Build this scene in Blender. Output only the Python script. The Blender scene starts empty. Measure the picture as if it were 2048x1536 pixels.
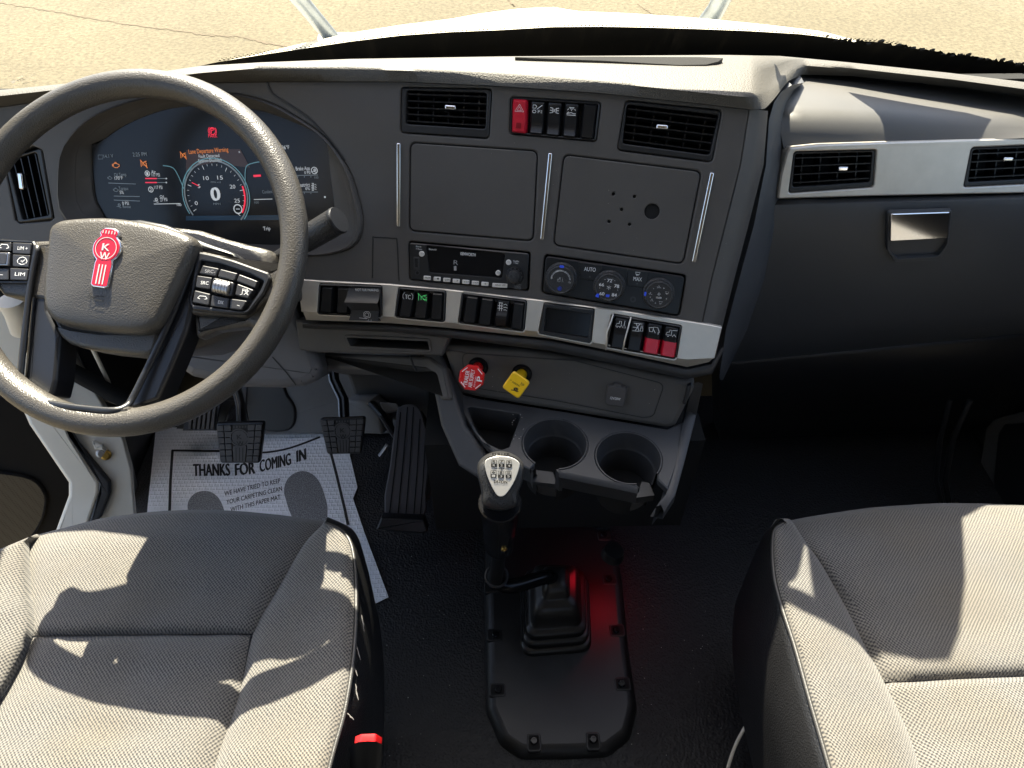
import bpy, bmesh, math, random
from mathutils import Vector, Matrix, noise
from mathutils.geometry import tessellate_polygon
random.seed(7)
R = math.radians
S = bpy.context.scene
COL = S.collection

# ------------------------------------------------------------------ camera, world, sun, exposure
CAM = Vector((-0.10, 0.0, 1.30)); PITCH = R(46); YAW = R(1.3); FPX = 1450.0
cd = bpy.data.cameras.new('camera'); cam = bpy.data.objects.new('camera', cd); COL.objects.link(cam)
cam.location = CAM; cam.rotation_euler = (R(90) - PITCH, 0, -YAW)
cd.sensor_width = 36; cd.lens = FPX / 2048 * 36; cd.clip_start = 0.02; cd.clip_end = 500
S.camera = cam
SUN_EL = R(51.5); SUN_AZ = R(9)          # azimuth to the left of straight ahead
w = bpy.data.worlds.new('World'); S.world = w; w.use_nodes = True
nt = w.node_tree; sky = nt.nodes.new('ShaderNodeTexSky'); sky.sky_type = 'NISHITA'; sky.sun_disc = False; sky.dust_density = 3.0; sky.ozone_density = .4
sky.sun_elevation = SUN_EL; sky.sun_rotation = -SUN_AZ
bg = nt.nodes['Background']; bg.inputs[1].default_value = 0.085
nt.links.new(sky.outputs[0], bg.inputs[0])
sl = bpy.data.lights.new('sun', 'SUN'); sl.energy = 5.0; sl.angle = R(0.5); sl.color = (1.0, 0.90, 0.74)
so = bpy.data.objects.new('sun', sl); COL.objects.link(so)
SUNV = Vector((-math.sin(SUN_AZ) * math.cos(SUN_EL), math.cos(SUN_AZ) * math.cos(SUN_EL), math.sin(SUN_EL)))
so.rotation_euler = SUNV.to_track_quat('Z', 'Y').to_euler()
S.view_settings.view_transform = 'Standard'; S.view_settings.look = 'None'
S.view_settings.exposure = 2.4; S.view_settings.gamma = 1.0

# ------------------------------------------------------------------ photo geometry helpers
_f = Vector((math.sin(YAW) * math.cos(PITCH), math.cos(YAW) * math.cos(PITCH), -math.sin(PITCH)))
_r = Vector((math.cos(YAW), -math.sin(YAW), 0)); _u = _r.cross(_f)
def ray(x, y): return _f + _r * ((x - 1024) / FPX) - _u * ((y - 768) / FPX)
def atz(x, y, z): d = ray(x, y); return CAM + d * ((z - CAM.z) / d.z)
def aty(x, y, Y): d = ray(x, y); return CAM + d * ((Y - CAM.y) / d.y)
def atx(x, y, X): d = ray(x, y); return CAM + d * ((X - CAM.x) / d.x)

class Fr:
    """a plane with axes U (right), V (up), N (towards the cab)"""
    def __init__(s, O, N, U):
        s.O = Vector(O); s.N = Vector(N).normalized(); U = Vector(U)
        s.U = (U - s.N * U.dot(s.N)).normalized(); s.V = s.N.cross(s.U)
    def w(s, u, v, h=0.0): return s.O + s.U * u + s.V * v + s.N * h
    def p(s, x, y, h=0.0):
        d = ray(x, y); q = CAM + d * ((s.O + s.N * h - CAM).dot(s.N) / d.dot(s.N)) - s.O
        return (q.dot(s.U), q.dot(s.V))
    def pl(s, pts, h=0.0): return [s.p(x, y, h) for x, y in pts]
    def sub(s, u, v, h=0.0): return Fr(s.w(u, v, h), s.N, s.U)
    def scale(s, x, y, h=0.0):          # metres per photo pixel at that spot
        a = s.p(x - 5, y, h); b = s.p(x + 5, y, h); return math.hypot(a[0] - b[0], a[1] - b[1]) / 10
def plane3(A, B, T):
    n = (B - A).cross(T - A).normalized()
    if n.dot(CAM - A) < 0: n = -n
    return Fr(A, n, B - A)

def area(p): return 0.5 * sum(p[i][0] * p[(i + 1) % len(p)][1] - p[(i + 1) % len(p)][0] * p[i][1] for i in range(len(p)))
def ccw(p): return list(p) if area(p) > 0 else list(reversed(p))
def inset(p, d):
    n = len(p); out = []
    for i in range(n):
        a = Vector(p[i - 1]); b = Vector(p[i]); c = Vector(p[(i + 1) % n])
        e1 = (b - a); e2 = (c - b)
        if e1.length < 1e-9 or e2.length < 1e-9: out.append(tuple(b)); continue
        e1.normalize(); e2.normalize()
        n1 = Vector((-e1.y, e1.x)); n2 = Vector((-e2.y, e2.x)); m = n1 + n2
        k = max(m.length_squared * 0.5, 0.35)
        q = b + m * (d / k); out.append((q.x, q.y))
    return out
def rnd(p, r, n=5):
    p = ccw(p); out = []; N = len(p)
    for i in range(N):
        rr = r[i] if isinstance(r, (list, tuple)) else r
        a = Vector(p[i - 1]); b = Vector(p[i]); c = Vector(p[(i + 1) % N])
        d1 = a - b; d2 = c - b; L = min(d1.length, d2.length) * 0.48
        if rr <= 0: out.append(tuple(b)); continue
        ang = d1.angle(d2); t = min(rr / max(math.tan(ang / 2), 1e-3), L)
        p1 = b + d1.normalized() * t; p2 = b + d2.normalized() * t
        for k in range(n + 1):
            s = k / n; q = p1 * (1 - s) ** 2 + b * 2 * s * (1 - s) + p2 * s * s; out.append((q.x, q.y))
    return out
def smooth(p, n=4, closed=True):
    """Catmull-Rom through points"""
    p = [Vector(q) for q in p]; out = []; N = len(p)
    for i in range(N if closed else N - 1):
        g = (lambda k: p[k % N]) if closed else (lambda k: p[max(0, min(N - 1, k))])
        a, b, c, d = g(i - 1), g(i), g(i + 1), g(i + 2)
        for k in range(n):
            t = k / n
            out.append(0.5 * ((2 * b) + (c - a) * t + (2 * a - 5 * b + 4 * c - d) * t * t + (3 * b - a - 3 * c + d) * t ** 3))
    if not closed: out.append(p[-1])
    return [tuple(q) for q in out]
def pw(tab, x):
    if x <= tab[0][0]: return tab[0][1]
    for (a, b), (c, d) in zip(tab, tab[1:]):
        if x <= c: return b + (d - b) * (x - a) / (c - a)
    return tab[-1][1]
def circ(u, v, r, n=24, a0=0.0): return [(u + r * math.cos(a0 + 2 * math.pi * k / n), v + r * math.sin(a0 + 2 * math.pi * k / n)) for k in range(n)]

_tc = {}
def text2d(s, bold=0.0):
    k = (s, bold)
    if k not in _tc:
        c = bpy.data.curves.new('t', 'FONT'); c.body = s; c.size = 1; c.resolution_u = 3; c.offset = bold
        o = bpy.data.objects.new('t', c); COL.objects.link(o)
        dg = bpy.context.evaluated_depsgraph_get(); m = bpy.data.meshes.new_from_object(o.evaluated_get(dg))
        vs = [(v.co.x, v.co.y) for v in m.vertices]; fs = [tuple(p.vertices) for p in m.polygons]
        bpy.data.objects.remove(o); bpy.data.curves.remove(c); bpy.data.meshes.remove(m)
        x0 = min((v[0] for v in vs), default=0); x1 = max((v[0] for v in vs), default=1)
        _tc[k] = ([(x - x0, y) for x, y in vs], fs, max(x1 - x0, 1e-3))
    return _tc[k]

class MB:
    def __init__(s): s.v = []; s.f = []; s.m = []; s.mats = []; s.uv = {}
    def mi(s, m):
        if m not in s.mats: s.mats.append(m)
        return s.mats.index(m)
    def add(s, vs, fs, mat, uvs=None):
        o = len(s.v); s.v += [Vector(v) for v in vs]; k = s.mi(mat)
        for f in fs: s.f.append(tuple(i + o for i in f)); s.m.append(k)
        if uvs:
            for i, q in enumerate(uvs): s.uv[o + i] = q
    def rings(s, rs, mat, closed=True, cap0=False, cap1=False):
        n = len(rs[0]); vs = [v for r in rs for v in r]; fs = []
        for j in range(len(rs) - 1):
            for i in range(n if closed else n - 1):
                a = j * n + i; b = j * n + (i + 1) % n; fs.append((a, b, b + n, a + n))
        if cap0: fs.append(tuple(reversed(range(n))))
        if cap1: fs.append(tuple((len(rs) - 1) * n + i for i in range(n)))
        s.add(vs, fs, mat)
    def prism(s, fr, poly, h0, h1, mat, ch=0.0, cap0=True, top=None):
        p = ccw(poly); rs = [[fr.w(u, v, h0) for u, v in p]]
        if ch > 0:
            for a in (0, 30, 60, 90):
                q = inset(p, ch * (1 - math.cos(R(a)))); hh = h1 - ch * (1 - math.sin(R(a)))
                rs.append([fr.w(u, v, hh) for u, v in q])
        else: rs.append([fr.w(u, v, h1) for u, v in p])
        s.rings(rs, mat, True, cap0, False)
        s.add(rs[-1], [tuple(range(len(p)))], top if top is not None else mat)
    def plate(s, fr, outer, holes, h, thick, mat, ch=0.002, floor=None):
        """face with holes; holes = [(poly, depth, floor_mat or None)]"""
        o = ccw(outer); oi = inset(o, ch); polys = [oi]; 
        for hp, dp, fm in holes: polys.append(inset(ccw(hp), -ch))
        flat = [q for pl in polys for q in pl]
        tri = tessellate_polygon([[Vector((q[0], q[1], 0)) for q in pl] for pl in polys])
        fs = []
        for t in tri:
            a, b, c = [flat[i] for i in t]
            cr = (b[0] - a[0]) * (c[1] - a[1]) - (b[1] - a[1]) * (c[0] - a[0])
            if abs(cr) < 1e-12: continue
            fs.append(tuple(t) if cr > 0 else tuple(reversed(t)))
        s.add([fr.w(u, v, h) for u, v in flat], fs, mat)
        s.rings([[fr.w(u, v, h - thick) for u, v in o], [fr.w(u, v, h - ch) for u, v in o], [fr.w(u, v, h) for u, v in oi]], mat)
        for hp, dp, fm in holes:
            p = ccw(hp); e = inset(p, -ch); d = dp if dp else thick
            rs = [[fr.w(u, v, h) for u, v in e], [fr.w(u, v, h - ch * .3) for u, v in inset(p, -ch * .3)], [fr.w(u, v, h - ch) for u, v in p], [fr.w(u, v, h - d) for u, v in p]]
            s.rings(rs, mat, True, False, False)
            if fm: s.add(rs[-1], [tuple(range(len(p)))], fm)
    def tube(s, pts, r, mat, n=10, closed=False, flat=1.0, nrm=None, cap=True):
        pts = [Vector(p) for p in pts]; N = len(pts); rs = []
        rad = r if isinstance(r, (list, tuple)) else [r] * N
        t0 = None; X = None
        for i, p in enumerate(pts):
            a = pts[(i - 1) % N] if closed or i else p; b = pts[(i + 1) % N] if closed or i < N - 1 else p
            t = (b - a).normalized()
            if X is None:
                X = nrm.copy() if nrm else t.orthogonal()
            if nrm: X = nrm.copy()
            X = (X - t * X.dot(t)).normalized(); Y = t.cross(X)
            rs.append([p + X * (rad[i] * flat * math.cos(2 * math.pi * k / n)) + Y * (rad[i] * math.sin(2 * math.pi * k / n)) for k in range(n)])
        if closed: rs.append(rs[0])
        s.rings(rs, mat, True, cap and not closed, cap and not closed)
    def lathe(s, fr, prof, mat, n=32, u=0, v=0, cap1=True, cap0=False):
        s.rings([[fr.w(u + r * math.cos(2 * math.pi * k / n), v + r * math.sin(2 * math.pi * k / n), h) for k in range(n)] for r, h in prof], mat, True, cap0, cap1)
    def flat(s, fr, poly, h, mat):
        p = ccw(poly); s.add([fr.w(u, v, h) for u, v in p], [tuple(range(len(p)))], mat)
    def ring2(s, fr, u, v, r0, r1, h, mat, a0=0, a1=360, n=32):
        vs = []; fs = []
        for k in range(n + 1):
            a = R(a0 + (a1 - a0) * k / n)
            vs += [fr.w(u + r0 * math.cos(a), v + r0 * math.sin(a), h), fr.w(u + r1 * math.cos(a), v + r1 * math.sin(a), h)]
        for k in range(n): fs.append((2 * k, 2 * k + 1, 2 * k + 3, 2 * k + 2))
        s.add(vs, fs, mat)
    def line(s, fr, pts, wd, h, mat, closed=False):
        """flat ribbon through uv points"""
        pts = [Vector(p) for p in pts]; N = len(pts); L = []; Q = []
        for i, p in enumerate(pts):
            a = pts[(i - 1) % N] if closed or i else p; b = pts[(i + 1) % N] if closed or i < N - 1 else p
            t = (b - a).normalized(); n = Vector((-t.y, t.x)) * wd / 2
            L.append(fr.w(*(p + n), h)); Q.append(fr.w(*(p - n), h))
        vs = L + Q; fs = [(i, N + i, N + (i + 1) % N, (i + 1) % N) for i in range(N if closed else N - 1)]
        s.add(vs, fs, mat)
    def groove(s, fr, pts, wd, h, mat, closed=False):
        s.tube([fr.w(u, v, h) for u, v in pts], wd / 2, mat, 6, closed, flat=0.35, nrm=fr.N)
    def text(s, fr, t, L, Rr, hpx, h, mat, bold=0.0, upright=False):
        """text whose baseline runs from photo pixel L to photo pixel Rr"""
        a = Vector(fr.p(*L, h)); b = Vector(fr.p(*Rr, h)); vs, fs, W = text2d(t, 0)
        X = (b - a) / W; Y = Vector((-X.y, X.x)).normalized() * (hpx * fr.scale(*L, h) / 0.7)
        if upright: Y = (Vector(fr.p(L[0] * .5 + Rr[0] * .5 - 1.0, L[1] - 20, h)) - Vector(fr.p(L[0] * .5 + Rr[0] * .5, L[1], h))).normalized() * Y.length
        for i, dx in enumerate((0,) if bold < .012 else (-bold, 0, bold)): s.add([fr.w(*(a + X * (x + dx * 1.2) + Y * (y + dx * .3)), h + i * 2e-5) for x, y in vs], fs, mat)
    def textuv(s, fr, t, c, width, height, h, mat, rot=0.0, bold=0.0):
        vs, fs, W = text2d(t, 0); X = Vector((math.cos(rot), math.sin(rot))); Y = Vector((-X.y, X.x)); c = Vector(c)
        for i, dx in enumerate((0,) if bold < .012 else (-bold, 0, bold)): s.add([fr.w(*(c + X * (((x + dx) / W - .5) * width) + Y * ((y / .7 - .5) * height)), h + i * 2e-5) for x, y in vs], fs, mat)
    def grid(s, rows, mat, uvs=None):
        n = len(rows[0]); vs = [v for r in rows for v in r]
        fs = [(j * n + i, j * n + i + 1, (j + 1) * n + i + 1, (j + 1) * n + i) for j in range(len(rows) - 1) for i in range(n - 1)]
        s.add(vs, fs, mat, [q for r in uvs for q in r] if uvs else None)
    def box(s, c, d, mat, M=None):
        c = Vector(c); vs = [Vector((x * d[0] / 2, y * d[1] / 2, z * d[2] / 2)) for x in (-1, 1) for y in (-1, 1) for z in (-1, 1)]
        if M: vs = [M @ v for v in vs]
        s.add([c + v for v in vs], [(0, 1, 3, 2), (4, 6, 7, 5), (0, 4, 5, 1), (2, 3, 7, 6), (0, 2, 6, 4), (1, 5, 7, 3)], mat)
    def build(s, name, parent=None, smooth=40, fix=False, label=None, thick=0, sub=0, bev=0):
        me = bpy.data.meshes.new(name); me.from_pydata([tuple(v) for v in s.v], [], s.f)
        for m in s.mats: me.materials.append(MAT[m])
        me.polygons.foreach_set('material_index', s.m)
        if s.uv:
            ul = me.uv_layers.new(name='UVMap')
            for l in me.loops: ul.data[l.index].uv = s.uv.get(l.vertex_index, (0, 0))
        if fix:
            b = bmesh.new(); b.from_mesh(me); bmesh.ops.remove_doubles(b, verts=b.verts, dist=1e-5); bmesh.ops.recalc_face_normals(b, faces=b.faces); b.to_mesh(me); b.free()
        me.shade_smooth()
        if smooth < 180: me.set_sharp_from_angle(angle=R(smooth))
        o = bpy.data.objects.new(name, me); COL.objects.link(o)
        if parent:
            o.parent = parent
            bpy.context.view_layer.update() if False else None
            o.matrix_parent_inverse = Matrix.Translation(-PLOC.get(parent.name, Vector()))
        PLOC[o.name] = Vector()
        if label: o['label'] = label
        if bev: q = o.modifiers.new('bevel', 'BEVEL'); q.width = bev; q.segments = 2; q.limit_method = 'ANGLE'
        if sub: q = o.modifiers.new('sub', 'SUBSURF'); q.levels = sub; q.render_levels = sub
        if thick: q = o.modifiers.new('solid', 'SOLIDIFY'); q.thickness = thick; q.offset = -1
        return o
PLOC = {}
def thing(name, label, cat, loc=(0, 0, 0), group=None):
    o = bpy.data.objects.new(name, None); COL.objects.link(o); o.location = loc; o.empty_display_size = .05
    PLOC[o.name] = Vector(loc); tag(o, label, cat, group); return o
def tag(o, label, cat, group=None):
    o['label'] = label; o['category'] = cat
    if group: o['group'] = group
    return o
def struct(o): o['kind'] = 'structure'; return o

# ------------------------------------------------------------------ materials
MAT = {}
def mk(name, col, rough=.5, metal=0, spec=.5, grain=0, gscale=900, var=0, vscale=6, coat=0, emit=0, cell=False, col2=None):
    m = bpy.data.materials.new(name); m.use_nodes = True; n = m.node_tree.nodes; L = m.node_tree.links; b = n['Principled BSDF']
    c = (*col, 1) if len(col) == 3 else col
    b.inputs['Base Color'].default_value = c; b.inputs['Roughness'].default_value = rough; b.inputs['Metallic'].default_value = metal
    b.inputs['Specular IOR Level'].default_value = spec
    if coat: b.inputs['Coat Weight'].default_value = coat; b.inputs['Coat Roughness'].default_value = .08
    if emit: b.inputs['Emission Color'].default_value = c; b.inputs['Emission Strength'].default_value = emit
    tc = n.new('ShaderNodeTexCoord')
    if grain:
        if cell:
            t = n.new('ShaderNodeTexVoronoi'); t.feature = 'SMOOTH_F1'; t.inputs['Scale'].default_value = gscale; o = t.outputs['Distance']
        else:
            t = n.new('ShaderNodeTexNoise'); t.inputs['Scale'].default_value = gscale; t.inputs['Detail'].default_value = 2; o = t.outputs['Fac']
        L.new(tc.outputs['Object'], t.inputs['Vector'])
        bp = n.new('ShaderNodeBump'); bp.inputs['Strength'].default_value = grain; bp.inputs['Distance'].default_value = .6 / gscale
        L.new(o, bp.inputs['Height']); L.new(bp.outputs[0], b.inputs['Normal'])
    if var:
        t = n.new('ShaderNodeTexNoise'); t.inputs['Scale'].default_value = vscale; t.inputs['Detail'].default_value = 6; t.inputs['Roughness'].default_value = .65
        L.new(tc.outputs['Object'], t.inputs['Vector'])
        r = n.new('ShaderNodeValToRGB'); r.color_ramp.elements[0].position = .3; r.color_ramp.elements[1].position = .72
        c2 = col2 or tuple(x * (1 + var) for x in col)
        r.color_ramp.elements[0].color = tuple(x * (1 - var) for x in col) + (1,) if not col2 else (*col, 1); r.color_ramp.elements[1].color = (*c2, 1)
        L.new(t.outputs['Fac'], r.inputs['Fac']); L.new(r.outputs['Color'], b.inputs['Base Color'])
        mr = n.new('ShaderNodeMapRange'); mr.inputs['To Min'].default_value = max(rough - .07, .02); mr.inputs['To Max'].default_value = min(rough + .07, 1)
        L.new(t.outputs['Fac'], mr.inputs['Value']); L.new(mr.outputs[0], b.inputs['Roughness'])
    MAT[name] = m; return m
mk('panel', (.070, .064, .059), .52, grain=.35, gscale=1500, var=.08, vscale=9)
mk('pad', (.066, .061, .052), .62, grain=.55, gscale=620, cell=True, var=.08, vscale=12)
mk('panel_top', (.072, .070, .066), .5, grain=.3, gscale=1500, var=.06)
mk('panel_blue', (.054, .056, .060), .48, grain=.3, gscale=1500, var=.07, vscale=7)
mk('console', (.036, .037, .040), .5, grain=.35, gscale=1300, var=.1, vscale=14)
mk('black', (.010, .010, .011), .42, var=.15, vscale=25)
mk('gloss_black', (.008, .008, .009), .15, spec=.2, var=.1, vscale=30)
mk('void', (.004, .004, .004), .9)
mk('switch', (.009, .009, .010), .33, spec=.35, grain=.12, gscale=1800)
mk('wheel_skin', (.060, .055, .048), .36, grain=.55, gscale=650, cell=True, var=.08, vscale=10)
mk('spoke', (.012, .013, .016), .36, grain=.2, gscale=1500, var=.1)
mk('key', (.030, .030, .033), .38, grain=.1, gscale=1800)
mk('trim_metal', (.25, .25, .26), .28, metal=.9)
mk('silver', (.60, .555, .49), .40, metal=.6, grain=.12, gscale=1800, var=.10, vscale=14)
mk('chrome', (.82, .82, .84), .08, metal=1)
mk('steel', (.42, .43, .45), .3, metal=1, grain=.1, gscale=500)
mk('red_switch', (.50, .012, .030), .3, var=.1)
mk('red_knob', (.60, .010, .012), .28, coat=.3, var=.08, vscale=20)
mk('yellow_knob', (.82, .50, .010), .3, coat=.3, var=.06, vscale=20)
mk('emblem_red', (.58, .008, .022), .18, coat=.6, var=.1, vscale=30)
mk('dark_red', (.22, .004, .012), .3)
mk('leather', (.012, .012, .013), .38, grain=.6, gscale=500, cell=True, var=.2, vscale=9)
mk('rubber', (.075, .070, .068), .7, grain=.5, gscale=700, var=.2, vscale=10)
mk('floor_rubber', (.007, .007, .0075), .62, grain=.9, gscale=260, cell=True, var=.35, vscale=5)
mk('boot', (.012, .012, .012), .38, var=.2, vscale=18)
mk('plate_black', (.009, .009, .0095), .45, grain=.3, gscale=900, var=.2, vscale=10)
mk('knob_body', (.022, .022, .023), .36, grain=.8, gscale=700, cell=True)
mk('badge', (.62, .60, .56), .35, metal=.35)
mk('white_paint', (.78, .71, .57), .3, coat=.4, var=.03, vscale=4)
mk('jamb_paint', (.62, .57, .47), .4, var=.08, vscale=8)
mk('seal', (.030, .029, .028), .6, grain=.3, gscale=600, var=.2)
mk('carpet_grey', (.16, .158, .155), .85, grain=.5, gscale=700, var=.12, vscale=9)
mk('shroud', (.13, .125, .125), .55, grain=.3, gscale=1300, var=.06)
mk('kick', (.075, .070, .065), .6, grain=.3, gscale=900, var=.1)
mk('headliner', (.42, .41, .39), .9, grain=.4, gscale=500)
mk('trim_grey', (.25, .245, .24), .8)
mk('arm_grey', (.16, .19, .22), .4, metal=.3, var=.2, vscale=25)
mk('print_black', (.008, .008, .008), .6)
mk('print_white', (.75, .75, .75), .5)
mk('print_grey', (.30, .30, .31), .5)
mk('btn_white', (.62, .60, .56), .4)
mk('blue_mark', (.02, .06, .55), .4, emit=.04)
mk('green_mark', (.08, .55, .16), .4, emit=.1)
mk('brown_light', (.16, .085, .045), .4)
mk('thread', (.10, .10, .10), .7)
mk('scuff', (.14, .135, .13), .7)
mk('gold', (.5, .33, .09), .3, metal=1)
# lit display colours
mk('scr_white', (.50, .52, .53), .3, emit=.12); mk('scr_dim', (.22, .25, .26), .3, emit=.04); mk('scr_red', (.8, .02, .05), .3, emit=.16)
mk('scr_orange', (.75, .22, .04), .3, emit=.1); mk('scr_teal', (.10, .22, .25), .3, emit=.12); mk('scr_brown', (.05, .02, .010), .3, emit=.03)
mk('scr_blue', (.015, .04, .07), .2, emit=.04)
mk('screen', (.016, .0155, .015), .2, spec=.3, var=.15, vscale=5); mk('dial_face', (.012, .013, .016), .2)
mk('lamp_red', (1.0, .01, .03), .4, emit=6.0)

def fabric():
    m = bpy.data.materials.new('fabric'); m.use_nodes = True; n = m.node_tree.nodes; L = m.node_tree.links; b = n['Principled BSDF']
    b.inputs['Roughness'].default_value = .9; b.inputs['Sheen Weight'].default_value = .25
    uv = n.new('ShaderNodeUVMap'); sp = n.new('ShaderNodeSeparateXYZ')
    nz = n.new('ShaderNodeTexNoise'); nz.inputs['Scale'].default_value = 260; nz.inputs['Detail'].default_value = 2
    L.new(uv.outputs[0], nz.inputs['Vector'])
    mx = n.new('ShaderNodeVectorMath'); mx.operation = 'MULTIPLY_ADD'; mx.inputs[1].default_value = (.0022, .0022, 0)
    L.new(nz.outputs['Color'], mx.inputs[0]); L.new(uv.outputs[0], mx.inputs[2]); L.new(mx.outputs[0], sp.inputs[0])
    def wave(sock, k, ph=0):
        a = n.new('ShaderNodeMath'); a.operation = 'MULTIPLY'; a.inputs[1].default_value = k; L.new(sock, a.inputs[0])
        c = n.new('ShaderNodeMath'); c.operation = 'SINE'; L.new(a.outputs[0], c.inputs[0]); return c.outputs[0]
    k = 2 * math.pi / .0047
    sx = wave(sp.outputs[0], k); sy = wave(sp.outputs[1], k * .92)
    # houndstooth-like: product plus diagonal term
    ad = n.new('ShaderNodeMath'); ad.operation = 'ADD'; L.new(sp.outputs[0], ad.inputs[0]); L.new(sp.outputs[1], ad.inputs[1])
    sd = wave(ad.outputs[0], k)
    pr = n.new('ShaderNodeMath'); pr.operation = 'MULTIPLY'; L.new(sx, pr.inputs[0]); L.new(sy, pr.inputs[1])
    su = n.new('ShaderNodeMath'); su.operation = 'MULTIPLY_ADD'; su.inputs[1].default_value = .18; L.new(sd, su.inputs[0]); L.new(pr.outputs[0], su.inputs[2])
    mr = n.new('ShaderNodeMapRange'); mr.inputs['From Min'].default_value = -.75; mr.inputs['From Max'].default_value = .55; L.new(su.outputs[0], mr.inputs['Value'])
    rp = n.new('ShaderNodeValToRGB'); rp.color_ramp.elements[0].color = (.019, .020, .024, 1); rp.color_ramp.elements[1].color = (.158, .150, .138, 1)
    L.new(mr.outputs[0], rp.inputs['Fac'])
    big = n.new('ShaderNodeTexNoise'); big.inputs['Scale'].default_value = 7; big.inputs['Detail'].default_value = 5; L.new(uv.outputs[0], big.inputs['Vector'])
    br = n.new('ShaderNodeValToRGB'); br.color_ramp.elements[0].position = .35; br.color_ramp.elements[0].color = (1, 1, 1, 1); br.color_ramp.elements[1].position = .75; br.color_ramp.elements[1].color = (1.0, .90, .72, 1)
    L.new(big.outputs['Fac'], br.inputs['Fac'])
    mm = n.new('ShaderNodeMix'); mm.data_type = 'RGBA'; mm.blend_type = 'MULTIPLY'; mm.inputs['Factor'].default_value = .8
    L.new(rp.outputs['Color'], mm.inputs['A']); L.new(br.outputs['Color'], mm.inputs['B']); L.new(mm.outputs['Result'], b.inputs['Base Color'])
    bp = n.new('ShaderNodeBump'); bp.inputs['Strength'].default_value = .5; bp.inputs['Distance'].default_value = .0008
    L.new(mr.outputs[0], bp.inputs['Height']); L.new(bp.outputs[0], b.inputs['Normal'])
    MAT['fabric'] = m
fabric()
def paper():
    m = bpy.data.materials.new('paper'); m.use_nodes = True; n = m.node_tree.nodes; L = m.node_tree.links; b = n['Principled BSDF']
    b.inputs['Base Color'].default_value = (.84, .84, .85, 1); b.inputs['Roughness'].default_value = .75
    tc = n.new('ShaderNodeTexCoord'); br = n.new('ShaderNodeTexBrick'); br.inputs['Scale'].default_value = 1
    br.inputs['Brick Width'].default_value = .013; br.inputs['Row Height'].default_value = .010; br.inputs['Mortar Size'].default_value = .0028; br.inputs['Mortar Smooth'].default_value = 1
    br.inputs['Color1'].default_value = (0, 0, 0, 1); br.inputs['Color2'].default_value = (0, 0, 0, 1); br.inputs['Mortar'].default_value = (1, 1, 1, 1)
    L.new(tc.outputs['Object'], br.inputs['Vector'])
    bp = n.new('ShaderNodeBump'); bp.inputs['Strength'].default_value = .55; bp.inputs['Distance'].default_value = .0018
    L.new(br.outputs['Color'], bp.inputs['Height']); L.new(bp.outputs[0], b.inputs['Normal']); MAT['paper'] = m
paper()
def footprint():
    m = bpy.data.materials.new('footprint'); m.use_nodes = True; n = m.node_tree.nodes; L = m.node_tree.links; b = n['Principled BSDF']
    b.inputs['Roughness'].default_value = .75; tc = n.new('ShaderNodeTexCoord'); t = n.new('ShaderNodeTexNoise'); t.inputs['Scale'].default_value = 520; t.inputs['Detail'].default_value = 4
    L.new(tc.outputs['Object'], t.inputs['Vector']); r = n.new('ShaderNodeValToRGB'); r.color_ramp.elements[0].position = .45; r.color_ramp.elements[0].color = (.12, .12, .12, 1)
    r.color_ramp.elements[1].position = .6; r.color_ramp.elements[1].color = (.33, .33, .33, 1); L.new(t.outputs['Fac'], r.inputs['Fac']); L.new(r.outputs[0], b.inputs['Base Color']); MAT['footprint'] = m
footprint()
def asphalt():
    m = bpy.data.materials.new('asphalt'); m.use_nodes = True; n = m.node_tree.nodes; L = m.node_tree.links; b = n['Principled BSDF']
    b.inputs['Roughness'].default_value = .95; tc = n.new('ShaderNodeTexCoord')
    t = n.new('ShaderNodeTexNoise'); t.inputs['Scale'].default_value = 28; t.inputs['Detail'].default_value = 5; t.inputs['Roughness'].default_value = .7; L.new(tc.outputs['Object'], t.inputs['Vector'])
    t2 = n.new('ShaderNodeTexNoise'); t2.inputs['Scale'].default_value = .8; t2.inputs['Detail'].default_value = 4; L.new(tc.outputs['Object'], t2.inputs['Vector'])
    r = n.new('ShaderNodeValToRGB'); r.color_ramp.elements[0].position = .34; r.color_ramp.elements[0].color = (.074, .061, .034, 1); r.color_ramp.elements[1].position = .66; r.color_ramp.elements[1].color = (.152, .127, .076, 1)
    L.new(t.outputs['Fac'], r.inputs['Fac'])
    r2 = n.new('ShaderNodeValToRGB'); r2.color_ramp.elements[0].color = (.72, .71, .70, 1); r2.color_ramp.elements[1].color = (1.1, 1.1, 1.1, 1); L.new(t2.outputs['Fac'], r2.inputs['Fac'])
    mm = n.new('ShaderNodeMix'); mm.data_type = 'RGBA'; mm.blend_type = 'MULTIPLY'; mm.inputs['Factor'].default_value = 1
    L.new(r.outputs['Color'], mm.inputs['A']); L.new(r2.outputs['Color'], mm.inputs['B']); L.new(mm.outputs['Result'], b.inputs['Base Color'])
    bp = n.new('ShaderNodeBump'); bp.inputs['Strength'].default_value = .5; bp.inputs['Distance'].default_value = .02; L.new(t.outputs['Fac'], bp.inputs['Height']); L.new(bp.outputs[0], b.inputs['Normal'])
    MAT['asphalt'] = m
asphalt()
def glass():
    m = bpy.data.materials.new('glass'); m.use_nodes = True; n = m.node_tree.nodes; L = m.node_tree.links
    n.remove(n['Principled BSDF']); o = n['Material Output']
    tr = n.new('ShaderNodeBsdfTransparent'); tr.inputs[0].default_value = (.93, .96, .94, 1); gl = n.new('ShaderNodeBsdfGlossy'); gl.inputs['Roughness'].default_value = .02
    mx = n.new('ShaderNodeMixShader'); fr = n.new('ShaderNodeFresnel'); fr.inputs[0].default_value = 1.45
    L.new(fr.outputs[0], mx.inputs[0]); L.new(tr.outputs[0], mx.inputs[1]); L.new(gl.outputs[0], mx.inputs[2]); L.new(mx.outputs[0], o.inputs[0]); MAT['glass'] = m
glass()
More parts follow.
